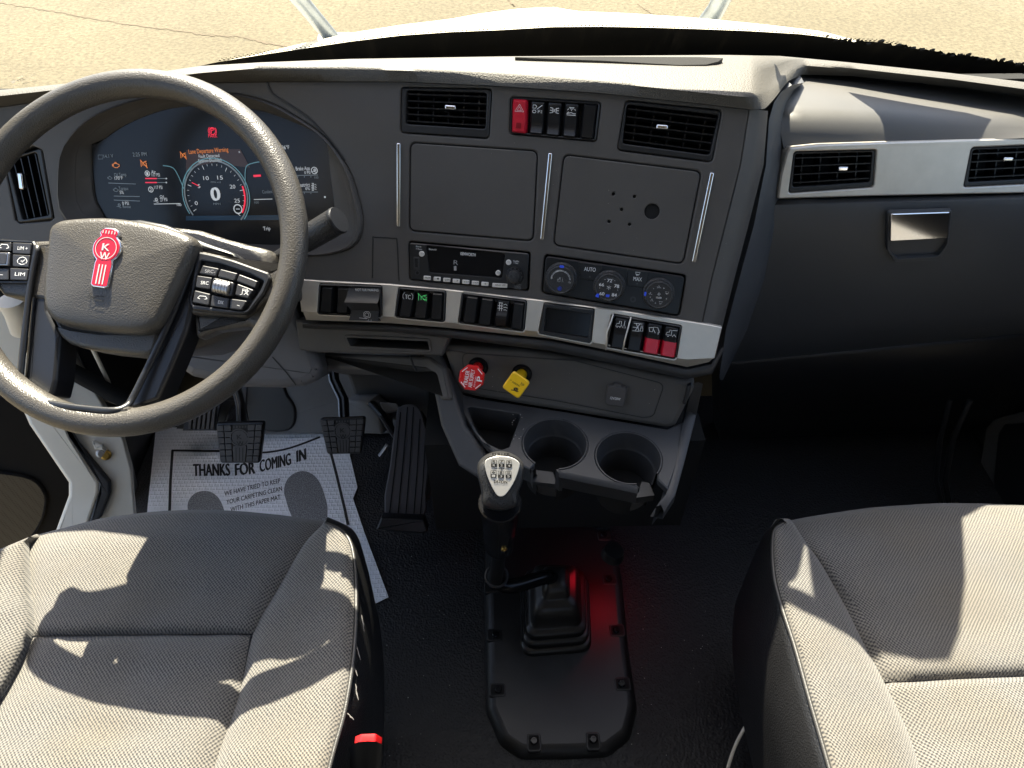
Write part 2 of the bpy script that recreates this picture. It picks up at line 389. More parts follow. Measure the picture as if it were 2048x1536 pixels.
def mesh_grille():
    m = bpy.data.materials.new('grille'); m.use_nodes = True; n = m.node_tree.nodes; L = m.node_tree.links; b = n['Principled BSDF']
    b.inputs['Roughness'].default_value = .55; tc = n.new('ShaderNodeTexCoord'); t = n.new('ShaderNodeTexVoronoi'); t.inputs['Scale'].default_value = 190; t.inputs['Randomness'].default_value = .05
    L.new(tc.outputs['Object'], t.inputs['Vector']); r = n.new('ShaderNodeValToRGB'); r.color_ramp.elements[0].position = .25; r.color_ramp.elements[0].color = (.003, .003, .003, 1); r.color_ramp.elements[1].position = .45; r.color_ramp.elements[1].color = (.022, .021, .020, 1)
    L.new(t.outputs['Distance'], r.inputs['Fac']); L.new(r.outputs[0], b.inputs['Base Color']); MAT['grille'] = m
mesh_grille()

# ------------------------------------------------------------------ reference frames (real planes of the cab)
ZS = 0.37            # seat cushion height
ZF = -0.05           # cab floor
FP = plane3(atz(640, 565, .64), atz(1440, 650, .64), atz(1000, 182, .885))       # centre dash face, leaning back 28 deg, turned to the driver
ZT = .475
FC = plane3(atz(930, 795, ZT), atz(1340, 855, ZT), atz(1000, 700, .555))       # console face below it
TRAY = Fr((0, .65, ZT), (0, 0, 1), (1, 0, 0))
FLOOR = Fr((0, 0, ZF), (0, 0, 1), (1, 0, 0))
PS = plane3(aty(1570, 392, .935), aty(2040, 385, .955), aty(1750, 290, .962))     # passenger trim plane
WT, WS = R(52), R(-8.8)
WN = Vector((math.sin(WS) * math.cos(WT), -math.cos(WS) * math.cos(WT), math.sin(WT)))
WH = Fr((-.554, .741, .780), WN, (math.cos(WS), math.sin(WS), 0))                 # steering wheel plane

# ------------------------------------------------------------------ setting: ground, cab shell
def ground():
    b = MB(); g = 120; n = 2
    b.add([(-g, -g, -1.35), (g, -g, -1.35), (g, g, -1.35), (-g, g, -1.35)], [(0, 1, 2, 3)], 'asphalt'); o = struct(b.build('asphalt_ground'))
    rng = random.Random(3)
    def crack(pts, wd, name='crack'):
        m = MB(); q = []
        for a, c in zip(pts, pts[1:]):
            for k in range(14):
                t = k / 14; x = a[0] + (c[0] - a[0]) * t; y = a[1] + (c[1] - a[1]) * t
                p = atz(x, y + rng.uniform(-1.6, 1.6), -1.346); q.append(p)
        L = []; Q = []
        for i, p in enumerate(q):
            d = (q[min(i + 1, len(q) - 1)] - q[max(i - 1, 0)]).normalized(); nn = Vector((-d.y, d.x, 0)) * wd * rng.uniform(.3, 1.2)
            L.append(p + nn); Q.append(p - nn)
        m.grid([L, Q], 'crackfill'); m.build(name, o)
    mk('crackfill', (.10, .075, .045), .95)
    crack([(-30, 2), (60, 14), (150, 30), (250, 48), (340, 58), (410, 70), (470, 72), (545, 88), (600, 96)], .012)
    crack([(1275, 8), (1310, 30), (1330, 52)], .010); crack([(1010, -10), (1022, 6), (1030, 14)], .01)
ground()

def shell():
    # floor with a raised tunnel is one sheet
    b = MB(); b.box((0, -.2, ZF - .02), (2.10, 2.9, .04), 'floor_rubber'); struct(b.build('cab_floor'))
    # roof and its header above the windshield
    b = MB(); b.box((0, -.50, 1.78), (2.16, 2.1, .04), 'headliner'); b.box((0, .50, 1.70), (1.9, .10, .14), 'trim_grey')
    struct(b.build('cab_ceiling'))
    b = MB()
    for c, d in (((0, -1.52, .45), (2.16, .04, 1.02)), ((0, -1.52, 1.60), (2.16, .04, .32)), ((-.78, -1.52, 1.20), (.60, .04, .48)), ((.78, -1.52, 1.20), (.60, .04, .48))): b.box(c, d, 'headliner')
    struct(b.build('cab_back_wall'))
    # side walls behind the doors
    for sx, nm in ((-1, 'cab_side_wall'), (1, 'cab_side_wall')):
        b = MB(); b.box((sx * 1.08, -.82, .85), (.05, 1.40, 1.86), 'headliner'); struct(b.build(nm))
    # firewall: bulkhead ahead of the pedals and footwells
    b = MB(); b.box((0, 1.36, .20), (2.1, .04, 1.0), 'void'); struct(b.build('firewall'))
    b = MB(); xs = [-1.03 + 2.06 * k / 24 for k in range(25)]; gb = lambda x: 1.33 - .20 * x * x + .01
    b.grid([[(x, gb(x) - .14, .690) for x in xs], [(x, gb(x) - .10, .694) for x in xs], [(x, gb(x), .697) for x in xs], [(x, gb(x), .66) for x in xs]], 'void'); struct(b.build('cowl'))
shell()

V3g = Vector
def xbase(x): return 1.33 - .20 * x * x
def on_glass(px, py, off=0.0):
    d = ray(px, py); lo, hi = .5, 3.0
    f = lambda t: (lambda q: q.y - (xbase(q.x) - (q.z - .78) * .85 + off))(CAM + d * t)
    for _ in range(50):
        m = (lo + hi) / 2
        if f(m) > 0: hi = m
        else: lo = m
    return CAM + d * hi
def windshield():
    t = thing('windshield', 'wide curved clear windshield above the dashboard with a black border along its bottom', 'windshield', (0, 1.33, .78))
    b = MB(); rows = []
    for j in range(9):
        z = .70 + .92 * j / 8; rows.append([Vector((x, xbase(x) - (z - .78) * .85, z)) for x in [-1.02 + 2.04 * i / 24 for i in range(25)]])
    b.grid(rows, 'glass'); b.build('glass_pane', t)
    # black ceramic border: ragged sealant edge on the right side
    top = [(395, 133), (430, 125), (520, 110), (600, 98), (700, 83), (800, 71), (900, 64), (1000, 60), (1100, 54), (1200, 53), (1300, 55), (1400, 58), (1500, 62), (1600, 68), (1650, 74), (1700, 82), (1750, 84), (1800, 90), (1850, 98), (1900, 108), (1950, 113), (2000, 121), (2060, 132), (2160, 150)]
    rng = random.Random(11); up = []; dn = []
    x = 395
    while x < 2160:
        y = pw(top, x)
        if x > 1640: y += (rng.random() - .6) * 6.5 * min(1, (x - 1640) / 120) * (1 if math.sin(x * .06) > -.3 else .3)
        up.append(on_glass(x, y, -.004)); p = on_glass(x, max(y + 26, 168 if x < 1800 else 190), -.004); dn.append(p); x += 4 if x > 1640 else 14
    b = MB(); b.grid([up, dn], 'frit'); b.build('border', t)
    # dotted edge
    b = MB(); x = 440
    while x < 1800:
        for k, s in ((0, .0024), (1, .0015)):
            y = pw(top, x + k * 4) - 2.2 - k * 3.2; p = on_glass(x + k * 4, y, -.004); q = on_glass(x + k * 4 + 6, y, -.004); e = (q - p).normalized(); nn = Vector((0, -.65, .76))
            b.add([p + e * s, p + nn * s, p - e * s, p - nn * s], [(0, 1, 2, 3)], 'frit')
        x += 8.5
    o = b.build('border_dots', t); o['kind'] = 'stuff'
    # sealant drips on the right, real beads
    b = MB(); x = 1655
    while x < 2110:
        y = pw(top, x) + rng.uniform(-4, 4); p = on_glass(x, y, -.006); r = rng.uniform(.002, .006)
        fr = Fr(p, (0, -.76, -.65), (1, 0, 0)); b.lathe(fr, [(r, 0), (r * .8, r * .5), (r * .3, r * .7)], 'frit', 7); x += rng.uniform(8, 22)
    b.build('sealant', t)
    # blocker added on the glass above the view, shaped to shade the passenger side
    b = MB(); q = [(.61, .942), (.52, .990), (.46, 1.07), (.412, 1.12), (.38, 1.145), (.341, 1.15), (.18, 1.125), (-.22, 1.100), (-.22, 1.070), (.23, 1.112), (.262, 1.04), (.280, .996), (.442, .978), (.424, .926)]
    g = lambda x, z, o: V3g((x, xbase(x) - (z - .78) * .85 - o, z))
    b.add([g(x, z, .004) for x, z in q] + [g(x, z, .006) for x, z in q], [tuple(range(len(q))), tuple(reversed(range(len(q), 2 * len(q))))] + [(i, (i + 1) % len(q), (i + 1) % len(q) + len(q), i + len(q)) for i in range(len(q))], 'seal'); b.build('shade_blocker', t, smooth=20)
    # maker's mark etched at the lower left corner
    b = MB()
    fr = Fr(on_glass(50, 158, -.004), (0, -.65 * 1.3, -.65), (1, .25, 0))
    b.text(fr, 'JINYE', (24, 166), (52, 159), 6, .0005, 'print_grey', .01); b.text(fr, 'E11 43R-00', (28, 173), (76, 162), 3, .0005, 'print_grey'); b.build('etched_mark', t)
def frit_mat():
    m = mk('frit', (.006, .006, .005), .6); n = m.node_tree.nodes; L = m.node_tree.links; b = n['Principled BSDF']
    tc = n.new('ShaderNodeTexCoord'); mp = n.new('ShaderNodeMapping'); mp.inputs['Rotation'].default_value = (0, .5, .4); mp.inputs['Scale'].default_value = (60, 4, 9)
    t = n.new('ShaderNodeTexNoise'); t.inputs['Scale'].default_value = 1; t.inputs['Detail'].default_value = 4
    L.new(tc.outputs['Object'], mp.inputs[0]); L.new(mp.outputs[0], t.inputs['Vector']); r = n.new('ShaderNodeValToRGB')
    r.color_ramp.elements[0].position = .52; r.color_ramp.elements[0].color = (.005, .005, .004, 1); r.color_ramp.elements[1].position = .8; r.color_ramp.elements[1].color = (.035, .03, .022, 1)
    L.new(t.outputs['Fac'], r.inputs['Fac']); L.new(r.outputs[0], b.inputs['Base Color'])
frit_mat()
windshield()

def hood():
    t = thing('truck_hood', 'cream white truck hood seen through the windshield beyond its black border', 'hood', (0, 2.0, .6))
    # silhouette crest as seen over the windshield border; hood falls away forwards and sideways
    crest = [(380, 150), (430, 126), (520, 107), (600, 88), (700, 66), (800, 50), (900, 38), (960, 27), (1040, 17), (1110, 14), (1150, 22), (1250, 26), (1400, 36), (1540, 50), (1640, 62), (1760, 92), (1860, 122)]
    rows = [[], [], [], [], [], []]
    for i in range(60):
        x = 380 + 1480 * i / 59; y = pw(crest, x); c = aty(x, y, 1.95)
        near = aty(x, y + 70, 1.42); mid = aty(x, y + 14, 1.80)
        rows[0].append(near); rows[1].append(mid); rows[2].append(c); rows[3].append(c + Vector((0, .15, -.055))); rows[4].append(c + Vector((0, .6, -.32))); rows[5].append(c + Vector((0, .9, -.75)))
    b = MB(); b.grid(rows, 'white_paint'); b.build('hood_panel', t, smooth=60, fix=True)
hood()
def mirror_arm(label, px, Y, r):
    t = thing('hood_mirror_arm', label, 'mirror arm', aty(px[-1][0], px[-1][1], Y), 'hood mirror arms')
    b = MB(); b.tube([aty(x, y, Y + dy) for (x, y), dy in zip(px, (-.10, -.05, 0, .05))], r, 'arm_grey', 14, flat=.75); b.build('tube', t)
    b = MB(); p = aty(px[-1][0], px[-1][1], Y + .05); fr = Fr(p, (0, -.3, 1), (1, 0, 0)); b.prism(fr, rnd([(-.05, -.03), (.05, -.03), (.05, .03), (-.05, .03)], .015), -.03, .012, 'arm_grey', .004); b.build('foot', t)
mirror_arm('grey hood mirror arm left of the hood, rising past the top edge of the view', [(560, -40), (598, -2), (630, 36), (672, 86)], 2.0, .026)
mirror_arm('grey hood mirror arm right of the hood, above the centre of the dashboard', [(1466, -50), (1447, -10), (1432, 20), (1400, 62)], 2.2, .027)

# ------------------------------------------------------------------ DASHBOARD
dash = thing('dashboard', 'dark grey moulded dashboard with silver trim strips, air vents and rocker switches', 'dashboard', (0, .95, .6))
V3 = Vector
def dash_top():
    far = [(-160, 200), (0, 180), (180, 164), (400, 132), (520, 125), (700, 118), (1000, 113), (1450, 110), (1560, 112), (1700, 125), (1900, 146), (2048, 164), (2200, 186)]
    near = [(-160, 212), (0, 192), (180, 172), (400, 146), (520, 136), (700, 131), (1000, 141), (1200, 158), (1400, 178), (1470, 186), (1510, 186), (1545, 166), (1575, 138), (1610, 126), (1700, 136), (1900, 158), (2048, 178), (2200, 200)]
    lip = [(-160, 240), (0, 214), (180, 188), (400, 166), (540, 163), (800, 163), (1000, 172), (1200, 186), (1400, 207), (1500, 219), (1530, 218), (1550, 196), (1575, 163), (1605, 149), (1700, 152), (1900, 172), (2048, 190), (2200, 212)]
    xs = [-160 + 20 * i for i in range(119)]
    xs = sorted(set(xs + [1505 + 6 * i for i in range(20)]))
    rows = [[] for _ in range(9)]
    for x in xs:
        k = min(max((x - 1500) / 110, 0), 1); k = k * k * (3 - 2 * k); z0 = pw([(-160, .830), (0, .850), (180, .872), (400, .888), (540, .893), (800, .897)], x) * (1 - k) + .830 * k
        f = atz(x, pw(far, x), z0)
        n = atz(x, pw(near, x), z0 + .008 * (1 - k) + .004 * k)
        u, v = FP.p(x, pw(lip, x), .006); l1 = FP.w(u, v, .006); l2 = atz(x, pw(lip, x), z0 - .012); l = l1.lerp(l2, k)
        m = n.lerp(l, .35) + V3((0, -.004, .004))
        rows[0].append(V3((f.x, max(xbase(f.x) - .05, f.y + .09), z0 - .19))); rows[1].append(f + V3((0, .07, -.060))); rows[2].append(f + V3((0, .022, -.016))); rows[3].append(f); rows[4].append(f.lerp(n, .55) + V3((0, 0, .004))); rows[5].append(n); rows[6].append(m); rows[7].append(l)
        rows[8].append(l + V3((0, .07, -.015)))
    b = MB(); b.grid(rows, 'pad'); b.build('top_pad', dash, smooth=70, fix=True)
    # long tray slot behind the crest on the pad
    b = MB(); pts = [(1030, 115), (1200, 114), (1400, 115), (1446, 117), (1436, 124), (1412, 130), (1360, 131), (1200, 122), (1060, 117)]
    fr = Fr(atz(1200, 120, .906), (0, -.12, 1), (1, 0, 0)); b.prism(fr, fr.pl(pts), -.03, .0006, 'pad', .0, top='void'); b.build('tray_slot', dash)
dash_top()

def rq(fr, q, r, n=4): return rnd(fr.pl(q), r, n)
BEZ_OUT = [(131, 440), (119, 350), (128, 300), (160, 255), (211, 222), (290, 197), (380, 186), (470, 188), (540, 206), (592, 234), (640, 266), (671, 300), (700, 345), (716, 395), (725, 436), (722, 468), (710, 488), (684, 502), (616, 511), (450, 500), (250, 470)]
SCR = [(182, 301), (196, 287), (240, 255), (300, 228), (360, 214), (450, 211), (530, 224), (600, 250), (650, 280), (660, 350), (669, 428), (664, 478), (540, 490), (380, 475), (210, 440)]
V1o = [(802, 174), (984, 177), (978, 278), (801, 266)]; V1i = [(814, 181), (974, 186), (971, 258), (812, 248)]
V2o = [(1251, 200), (1444, 220), (1424, 325), (1234, 301)]; V2i = [(1254, 209), (1437, 230), (1419, 310), (1245, 287)]
SWo = [(1021, 193), (1202, 204), (1193, 284), (1019, 268)]
C1 = [(820, 284), (1076, 301), (1067, 483), (818, 462)]; C2 = [(1127, 308), (1404, 342), (1367, 529), (1106, 491)]
RAD = [(817, 482), (1061, 504), (1058, 582), (819, 560)]; CLI = [(1089, 508), (1373, 550), (1359, 633), (1083, 586)]
LV = [(8, 318), (66, 292), (84, 300), (108, 436), (100, 442), (40, 447), (30, 440)]
ST = .006   # silver strip stands proud
B1 = [(641, 565), (767, 569), (767, 634), (637, 628)]; B2 = [(799, 572), (895, 579), (892, 644), (791, 634)]; B3 = [(926, 582), (1056, 599), (1050, 663), (917, 645)]
DS = [(1089, 603), (1190, 616), (1183, 686), (1077, 666)]; B4 = [(1223, 625), (1364, 649), (1352, 718), (1211, 693)]

def dash_face():
    outer = [(-150, 235), (0, 212), (180, 186), (400, 164), (534, 161), (800, 161), (1000, 170), (1200, 184), (1400, 204), (1500, 217), (1482, 330), (1452, 450), (1424, 560), (1404, 655), (1250, 640), (1100, 620), (900, 592), (780, 580), (610, 572), (300, 565), (-150, 560)]
    bo = smooth(FP.pl(BEZ_OUT), 3)
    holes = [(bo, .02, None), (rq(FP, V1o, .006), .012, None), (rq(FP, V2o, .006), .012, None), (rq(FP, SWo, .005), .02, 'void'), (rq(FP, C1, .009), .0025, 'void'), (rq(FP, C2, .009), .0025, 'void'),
             (rq(FP, RAD, .004), .03, 'void'), (rq(FP, CLI, .006), .03, 'void'), (rnd(FP.pl(LV), .004), .01, None)]
    b = MB(); b.plate(FP, FP.pl(outer), holes, 0, .03, 'panel', .0022); 
    # rounded right-hand flank of the centre pod
    L = [(1500, 217), (1482, 330), (1452, 450), (1424, 560), (1404, 655)]; Rr = [(1536, 222), (1527, 330), (1497, 450), (1468, 560), (1441, 668)]
    rows = []
    for j in range(13):
        t = j / 12 * 4; i = min(int(t), 3); s = t - i
        l = V3(L[i]).lerp(V3(L[i + 1]), s); r = V3(Rr[i]).lerp(V3(Rr[i + 1]), s); row = []
        for k in range(8):
            a = k / 7; h = -.004 - .036 * (1 - math.cos(a * math.pi / 2)) ; q = l.lerp(r, math.sin(a * math.pi / 2)); u, v = FP.p(q.x, q.y, h); row.append(FP.w(u, v, h))
        row[0] = FP.w(*FP.p(l.x, l.y, 0), -.0004); row.append(row[-1] - FP.N * .10 + FP.U * .006); rows.append(row)
    b.grid(rows, 'panel')
    b.build('face_panel', dash, smooth=35, fix=False)
    # seams
    b = MB()
    b.groove(FP, smooth(FP.pl([(534, 164), (540, 180), (549, 191), (576, 208), (612, 232), (640, 258), (667, 290), (690, 322)]), 4, False), .0035, .0008, 'black')
    b.build('seam', dash); b = MB()
    b.groove(FP, smooth(FP.pl([(745, 556), (746, 480), (750, 475), (788, 477), (794, 484), (798, 562)]), 3, False), .0016, .0004, 'black')
    b.build('seam', dash)
    # gauge hood: ring between the face and the recessed display
    b = MB(); si = smooth(FP.pl(SCR, -.030), 3); n = 96
    def resample(p, n):
        p = [V3(q) for q in p]; c = V3((0, 0))
        for q in p: c += q
        c /= len(p); out = []
        for k in range(n):
            a = 2 * math.pi * k / n; d = V3((math.cos(a), math.sin(a))); best = 0
            for i in range(len(p)):
                s, e = p[i] - c, p[(i + 1) % len(p)] - c; den = d.x * (e.y - s.y) - d.y * (e.x - s.x)
                if abs(den) < 1e-9: continue
                t = (s.x * (e.y - s.y) - s.y * (e.x - s.x)) / den; m = (s.x * d.y - s.y * d.x) / den
                if t > 0 and -1e-6 <= m <= 1 + 1e-6: best = max(best, t)
            out.append(tuple(c + d * best))
        return out
    o = resample(bo, n); i = resample(si, n)
    mix = lambda a, c, t: [(p[0] * (1 - t) + q[0] * t, p[1] * (1 - t) + q[1] * t) for p, q in zip(a, c)]
    rs = [[FP.w(u, v, h) for u, v in mix(o, i, t)] for t, h in ((-.02, .000), (.02, .005), (.10, .006), (.16, .002), (.30, -.012), (.42, -.016), (.46, -.019), (.97, -.028), (1, -.033))]
    b.rings(rs[:6], 'panel'); b.rings(rs[5:], 'panel'); b.build('gauge_hood', dash, smooth=50)
    # two blank covers
    for q, hs in ((C1, []), (C2, [(1227, 388, 3.4), (1269, 393, 3.4), (1243, 419, 3.4), (1218, 443, 3.4), (1259, 449, 3.4), (1304, 423, 15.6)])):
        b = MB(); p = rnd(inset(ccw(FP.pl(q)), .0016), .0085, 6)
        hh = [(circ(*FP.p(x, y), r * FP.scale(x, y), 20), .004, 'void') for x, y, r in hs]
        b.plate(FP, p, hh, .0006, .006, 'panel', .0012)
        b.build('blank_cover', dash, label='blank square dash cover with six drilled holes' if hs else 'plain blank square dash cover')
    for a, c in (((798, 286), (798, 453)), ((1101, 306), (1084, 479)), ((1424, 345), (1387, 524))):
        b = MB(); A = V3(FP.p(*a)); B = V3(FP.p(*c)); n_ = V3((-(B - A).y, (B - A).x)).normalized() * .0027
        b.prism(FP, rnd([tuple(A + n_), tuple(B + n_), tuple(B - n_), tuple(A - n_)], .0015, 3), -.001, .0035, 'chrome', .0014); b.build('chrome_strip', dash)
dash_face()

def quad_at(fr, q, s, t, h=0.0):
    """q px corners: top-left, top-right, bottom-right, bottom-left; s right, t down"""
    a, b_, c, d = [V3(x) for x in q]; p = a.lerp(b_, s).lerp(d.lerp(c, s), t); return fr.p(p.x, p.y, h)
def vent(fr, qo, qi, nh, nv, tab, ring='black', parent=None, rh=.001, vertical=False):
    b = MB(); po = rnd(fr.pl(qo), .006); pi = rnd(fr.pl(qi), .004)
    b.plate(fr, inset(ccw(po), .0008), [(pi, .045, 'void')], rh, .012, ring, .0015)
    o = b.build('air_vent', parent or dash)
    L = lambda s, t, h: fr.w(*quad_at(fr, qi, s, t), h)
    for k in range(nh):
        t = (k + .5) / nh if nh > 1 else .5; m = MB()
        ax, bx = (L(.01, t, -.007), L(.99, t, -.007)) if not vertical else (L(t, .01, -.007), L(t, .99, -.007))
        d = (bx - ax).normalized(); up = fr.N.cross(d)
        ring_ = lambda p: [p + up * .0008 + fr.N * .004, p - up * .0008 + fr.N * .004, p - up * .0012 - fr.N * .012 - up * .003, p + up * .0012 - fr.N * .012 - up * .003]
        m.rings([ring_(ax), ring_(bx)], 'switch', True, True, True); m.build('vane', o, smooth=20)
    for k in range(nv):
        t = (k + .6) / (nv + .2); m = MB()
        ax, bx = (L(t, .02, -.022), L(t, .98, -.022)) if not vertical else (L(.02, t, -.022), L(.98, t, -.022))
        d = (bx - ax).normalized(); up = fr.N.cross(d)
        ring_ = lambda p: [p + up * .001 + fr.N * .009, p - up * .001 + fr.N * .009, p - up * .0014 - fr.N * .012, p + up * .0014 - fr.N * .012]
        m.rings([ring_(ax), ring_(bx)], 'switch', True, True, True); m.build('fin', o, smooth=20)
    if tab:
        m = MB(); u, v = fr.p(*tab); 
        g = [(-.0075, -.003), (.0075, -.003), (.0075, .003), (-.0075, .003)]
        if vertical: g = [(-.0038, -.012), (.0038, -.012), (.0038, .012), (-.0038, .012)]
        m.prism(fr, rnd([(u + x, v + y) for x, y in g], .0022, 4), -.008, .003, 'chrome', .0018); m.build('thumb_tab', o)
    return o
vent(FP, V1o, V1i, 5, 5, (901, 215)); vent(FP, V2o, V2i, 5, 5, (1324, 254))
vent(FP, [(8, 318), (84, 294), (108, 438), (36, 447)], [(16, 322), (74, 304), (100, 430), (46, 440)], 4, 2, (43, 362), vertical=True)

# icons as stroke lists in a unit box (0..1 right, 0..1 up)
ICON = {
 'hazard': [[(0, .05), (.5, .95), (1, .05), (0, .05)], [(.25, .2), (.5, .65), (.75, .2), (.25, .2)]],
 'lamps': [[(.05, .95), (.05, .6), (.3, .6), (.42, .78), (.3, .95), (.05, .95)], [(.45, .5), (.95, .98)], [(.1, .1), (.3, .1), (.38, .25), (.3, .4), (.1, .4), (.02, .25), (.1, .1)], [(.6, .1), (.6, .42), (.78, .42)], [(.6, .27), (.78, .27)], [(.85, .15), (1, .15)], [(.85, .35), (1, .35)]],
 'marker': [[(.05, .2), (.25, .25)], [(.05, .5), (.25, .5)], [(.05, .8), (.25, .75)], [(.3, .2), (.3, .8), (.45, .6), (.45, .4), (.3, .2)], [(.7, .2), (.7, .8), (.55, .6), (.55, .4), (.7, .2)], [(.75, .25), (.95, .2)], [(.75, .5), (.95, .5)], [(.75, .75), (.95, .8)]],
 'dome': [[(.25, .95), (.75, .95)], [(.35, .95), (.35, .8), (.65, .8), (.65, .95)], [(.2, .8), (.1, .65)], [(.5, .72), (.5, .58)], [(.8, .8), (.9, .65)], [(.05, .12), (.95, .12)], [(.05, .25), (.5, .4), (.75, .28), (.95, .3)], [(.1, .35), (.25, .45)]],
 'tc': [[(.2, .95), (.03, .7), (.03, .35), (.2, .1), (.8, .1), (.97, .35), (.97, .7), (.8, .95)]],
 'lane': [[(.1, .95), (.1, .1)], [(0, 1), (1, 0)], [(.35, .25), (.35, .6), (.55, .75), (.9, .9)], [(.55, .35), (.8, .35), (.9, .6), (.65, .7)], [(.9, .1), (.9, .4)]],
 'regen': [[(.2, .0), (.2, 1)], [(.42, .0), (.42, 1)], [(0, .35), (.55, .35)], [(0, .65), (.55, .65)], [(.6, .8), (.8, .9), (.95, .75)], [(.6, .5), (.85, .55), (1, .45)], [(.6, .2), (.8, .25), (.95, .15)], [(.1, 0), (.5, 0)], [(.1, 1), (.5, 1)]],
 'truck': [[(0, .3), (.1, .6), (.3, .62), (.32, .9), (.5, .9), (.5, .3), (0, .3)], [(.5, .4), (.6, .4)], [(.62, .2), (.78, .55), (.95, .2), (.62, .2)], [(.78, .55), (.8, 1)], [(.1, .2), (.2, .2)], [(.35, .2), (.45, .2)]],
 'axle': [[(.1, .95), (.9, .95)], [(.3, 1), (.7, .1)], [(.7, 1), (.3, .1)], [(.05, .5), (.6, .5)], [(.05, .1), (.65, .1)], [(.78, .15), (.78, .5), (1, .5), (1, .15), (.78, .15)], [(.82, .5), (.82, .75), (.95, .75), (.95, .5)]],
 'kingpin': [[(0, .75), (.1, .35), (.35, .35), (.4, .85), (.75, .85), (.95, .35), (.85, .35), (.85, .1)], [(.4, .6), (.6, .25)], [(0, .75), (.35, .8)]],
 'susp': [[(0, .3), (.1, .6), (.3, .62), (.32, .85), (.5, .85), (.5, .3), (0, .3)], [(.55, .85), (1, .85)], [(.6, .15), (.75, .4), (.95, .15)], [(.15, .15), (.3, .15)]],
 'roll': [[(.35, .75), (.5, .9), (.75, .9), (.9, .7), (.85, .4), (.6, .3), (.38, .4), (.35, .75)], [(.45, .7), (.6, .8), (.75, .7), (.75, .5), (.6, .42), (.45, .5), (.45, .7)], [(0, .25), (.6, .25)], [(.6, .05), (.75, .05), (.75, .2)], [(.8, .05), (.95, .05), (.95, .2)]],
 'face': [[(.3, .8), (.45, .9)], [(0, .5), (.3, .3), (.3, .7)], [(.45, .9), (.55, .3), (.9, .3)], [(.3, .3), (.2, .1)]],
 'demist': [[(.1, .9), (.9, .9), (.75, .35), (.25, .35), (.1, .9)], [(.35, .1), (.4, .5)], [(.55, .1), (.6, .5)]],
 'fan': [[(.5, .5), (.3, .9), (.6, .9), (.5, .5), (.9, .7), (.9, .4), (.5, .5), (.7, .1), (.4, .1), (.5, .5), (.1, .3), (.1, .6), (.5, .5)]],
 'snow': [[(.5, 0), (.5, 1)], [(.05, .25), (.95, .75)], [(.05, .75), (.95, .25)]],
 'phone': [[(0, .5), (.2, .8), (.8, .8), (1, .5)], [(0, .5), (.25, .4)], [(1, .5), (.75, .4)]],
 'horn': [[(0, .2), (.1, .8)], [(.1, .2), (.5, .5), (1, .5)], [(.3, .1), (.9, .05)]],
 'mute': [[(.1, .1), (.3, .2), (.3, .9), (.8, .9), (.8, .2)], [(.3, .7), (.8, .7)], [(.5, .15), (.95, .75)], [(.5, .75), (.95, .15)]],
 'engine': [[(0, .3), (0, .7)], [(0, .5), (.15, .5), (.15, .3), (.3, .2), (.75, .2), (.85, .4), (1, .4), (1, .7), (.85, .7), (.7, .8), (.3, .8), (.15, .65), (.15, .5)], [(.4, .8), (.4, .95), (.65, .95)]],
 'cruise': [[(.1, .3), (0, .55), (.2, .85), (.5, .95), (.8, .85), (1, .55), (.9, .3)], [(.5, .4), (.75, .7)], [(.2, .25), (.5, .15), (.8, .25)], [(.35, .5), (.5, .55)]],
}
def icon(mb, fr, name, c, wd, ht, h, mat, lw=.0007):
    for st in ICON[name]:
        p = [(c[0] + (x - .5) * wd, c[1] + (y - .5) * ht) for x, y in st]; cl = st[0] == st[-1]
        mb.line(fr, p[:-1] if cl else p, lw, h, mat, cl)

def rocker(fr, q, parent, prof, mat='switch', lower=None, ic=None, icm='print_white', icat=(.5, .28), extra=None, h0=0.0, label=None, isz=.7):
    """a rocker key: height profile from top (t=0) to bottom (t=1)"""
    b = MB(); rows = []; T = [0, .04, .1, .2, .3, .4, .5, .56, .62, .72, .84, .93, .97, 1]; X = [0, .06, .16, .84, .94, 1]
    hp = lambda t: pw(prof, t)
    for t in T:
        row = []
        for k, s in enumerate(X):
            e = 0 if k in (0, 5) else (1 if k in (2, 3) else .75); e *= 0 if t in (0, 1) else (.8 if t in (.04, .97) else 1)
            h = h0 - .010 + (hp(t) + .010) * e; u, v = quad_at(fr, q, s, t); row.append(fr.w(u, v, h))
        rows.append(row)
    rows = [r[::-1] for r in rows]
    if lower:
        b.grid(rows[:7], mat); b.grid(rows[6:], lower)
    else: b.grid(rows, mat)
    c = quad_at(fr, q, *icat); wd = math.hypot(*(V3(quad_at(fr, q, 1, .3)) - V3(quad_at(fr, q, 0, .3))))
    if ic: icon(b, fr, ic, c, wd * isz, wd * isz * .85, h0 + hp(icat[1]) + .0009, icm)
    if extra: extra(b, fr, c, wd, h0 + hp(icat[1]) + .0012)
    return b.build('rocker_switch', parent, smooth=45, label=label)
def cols(q, cuts, pad=.05):
    a, b_, c, d = [V3(x) for x in q]; out = []
    for s0, s1 in cuts:
        f = lambda s, t: tuple(a.lerp(b_, s).lerp(d.lerp(c, s), t)); out.append([f(s0, pad), f(s1, pad), f(s1, 1 - pad), f(s0, 1 - pad)])
    return out
def bank(q, fr=FP, h=.0, ch=.0012, lab=None):
    b = MB(); p = rnd(inset(ccw(fr.pl(q)), .0008), .0042); iq = rnd(inset(p, .0024), .003)
    b.plate(fr, p, [(iq, .012, 'void')], h + .0018, .010, 'black', ch); return b.build('switch_bank', dash, label=lab)
FLATP = [(0, .0035), (.45, .003), (.55, .003), (.85, .004), (1, .005)]
TILT = [(0, -.002), (.42, .002), (.52, .0035), (.7, .006), (.92, .009), (1, .009)]
BUMP = [(0, .001), (.45, .003), (.53, .007), (.62, .008), (.9, .003), (1, .002)]
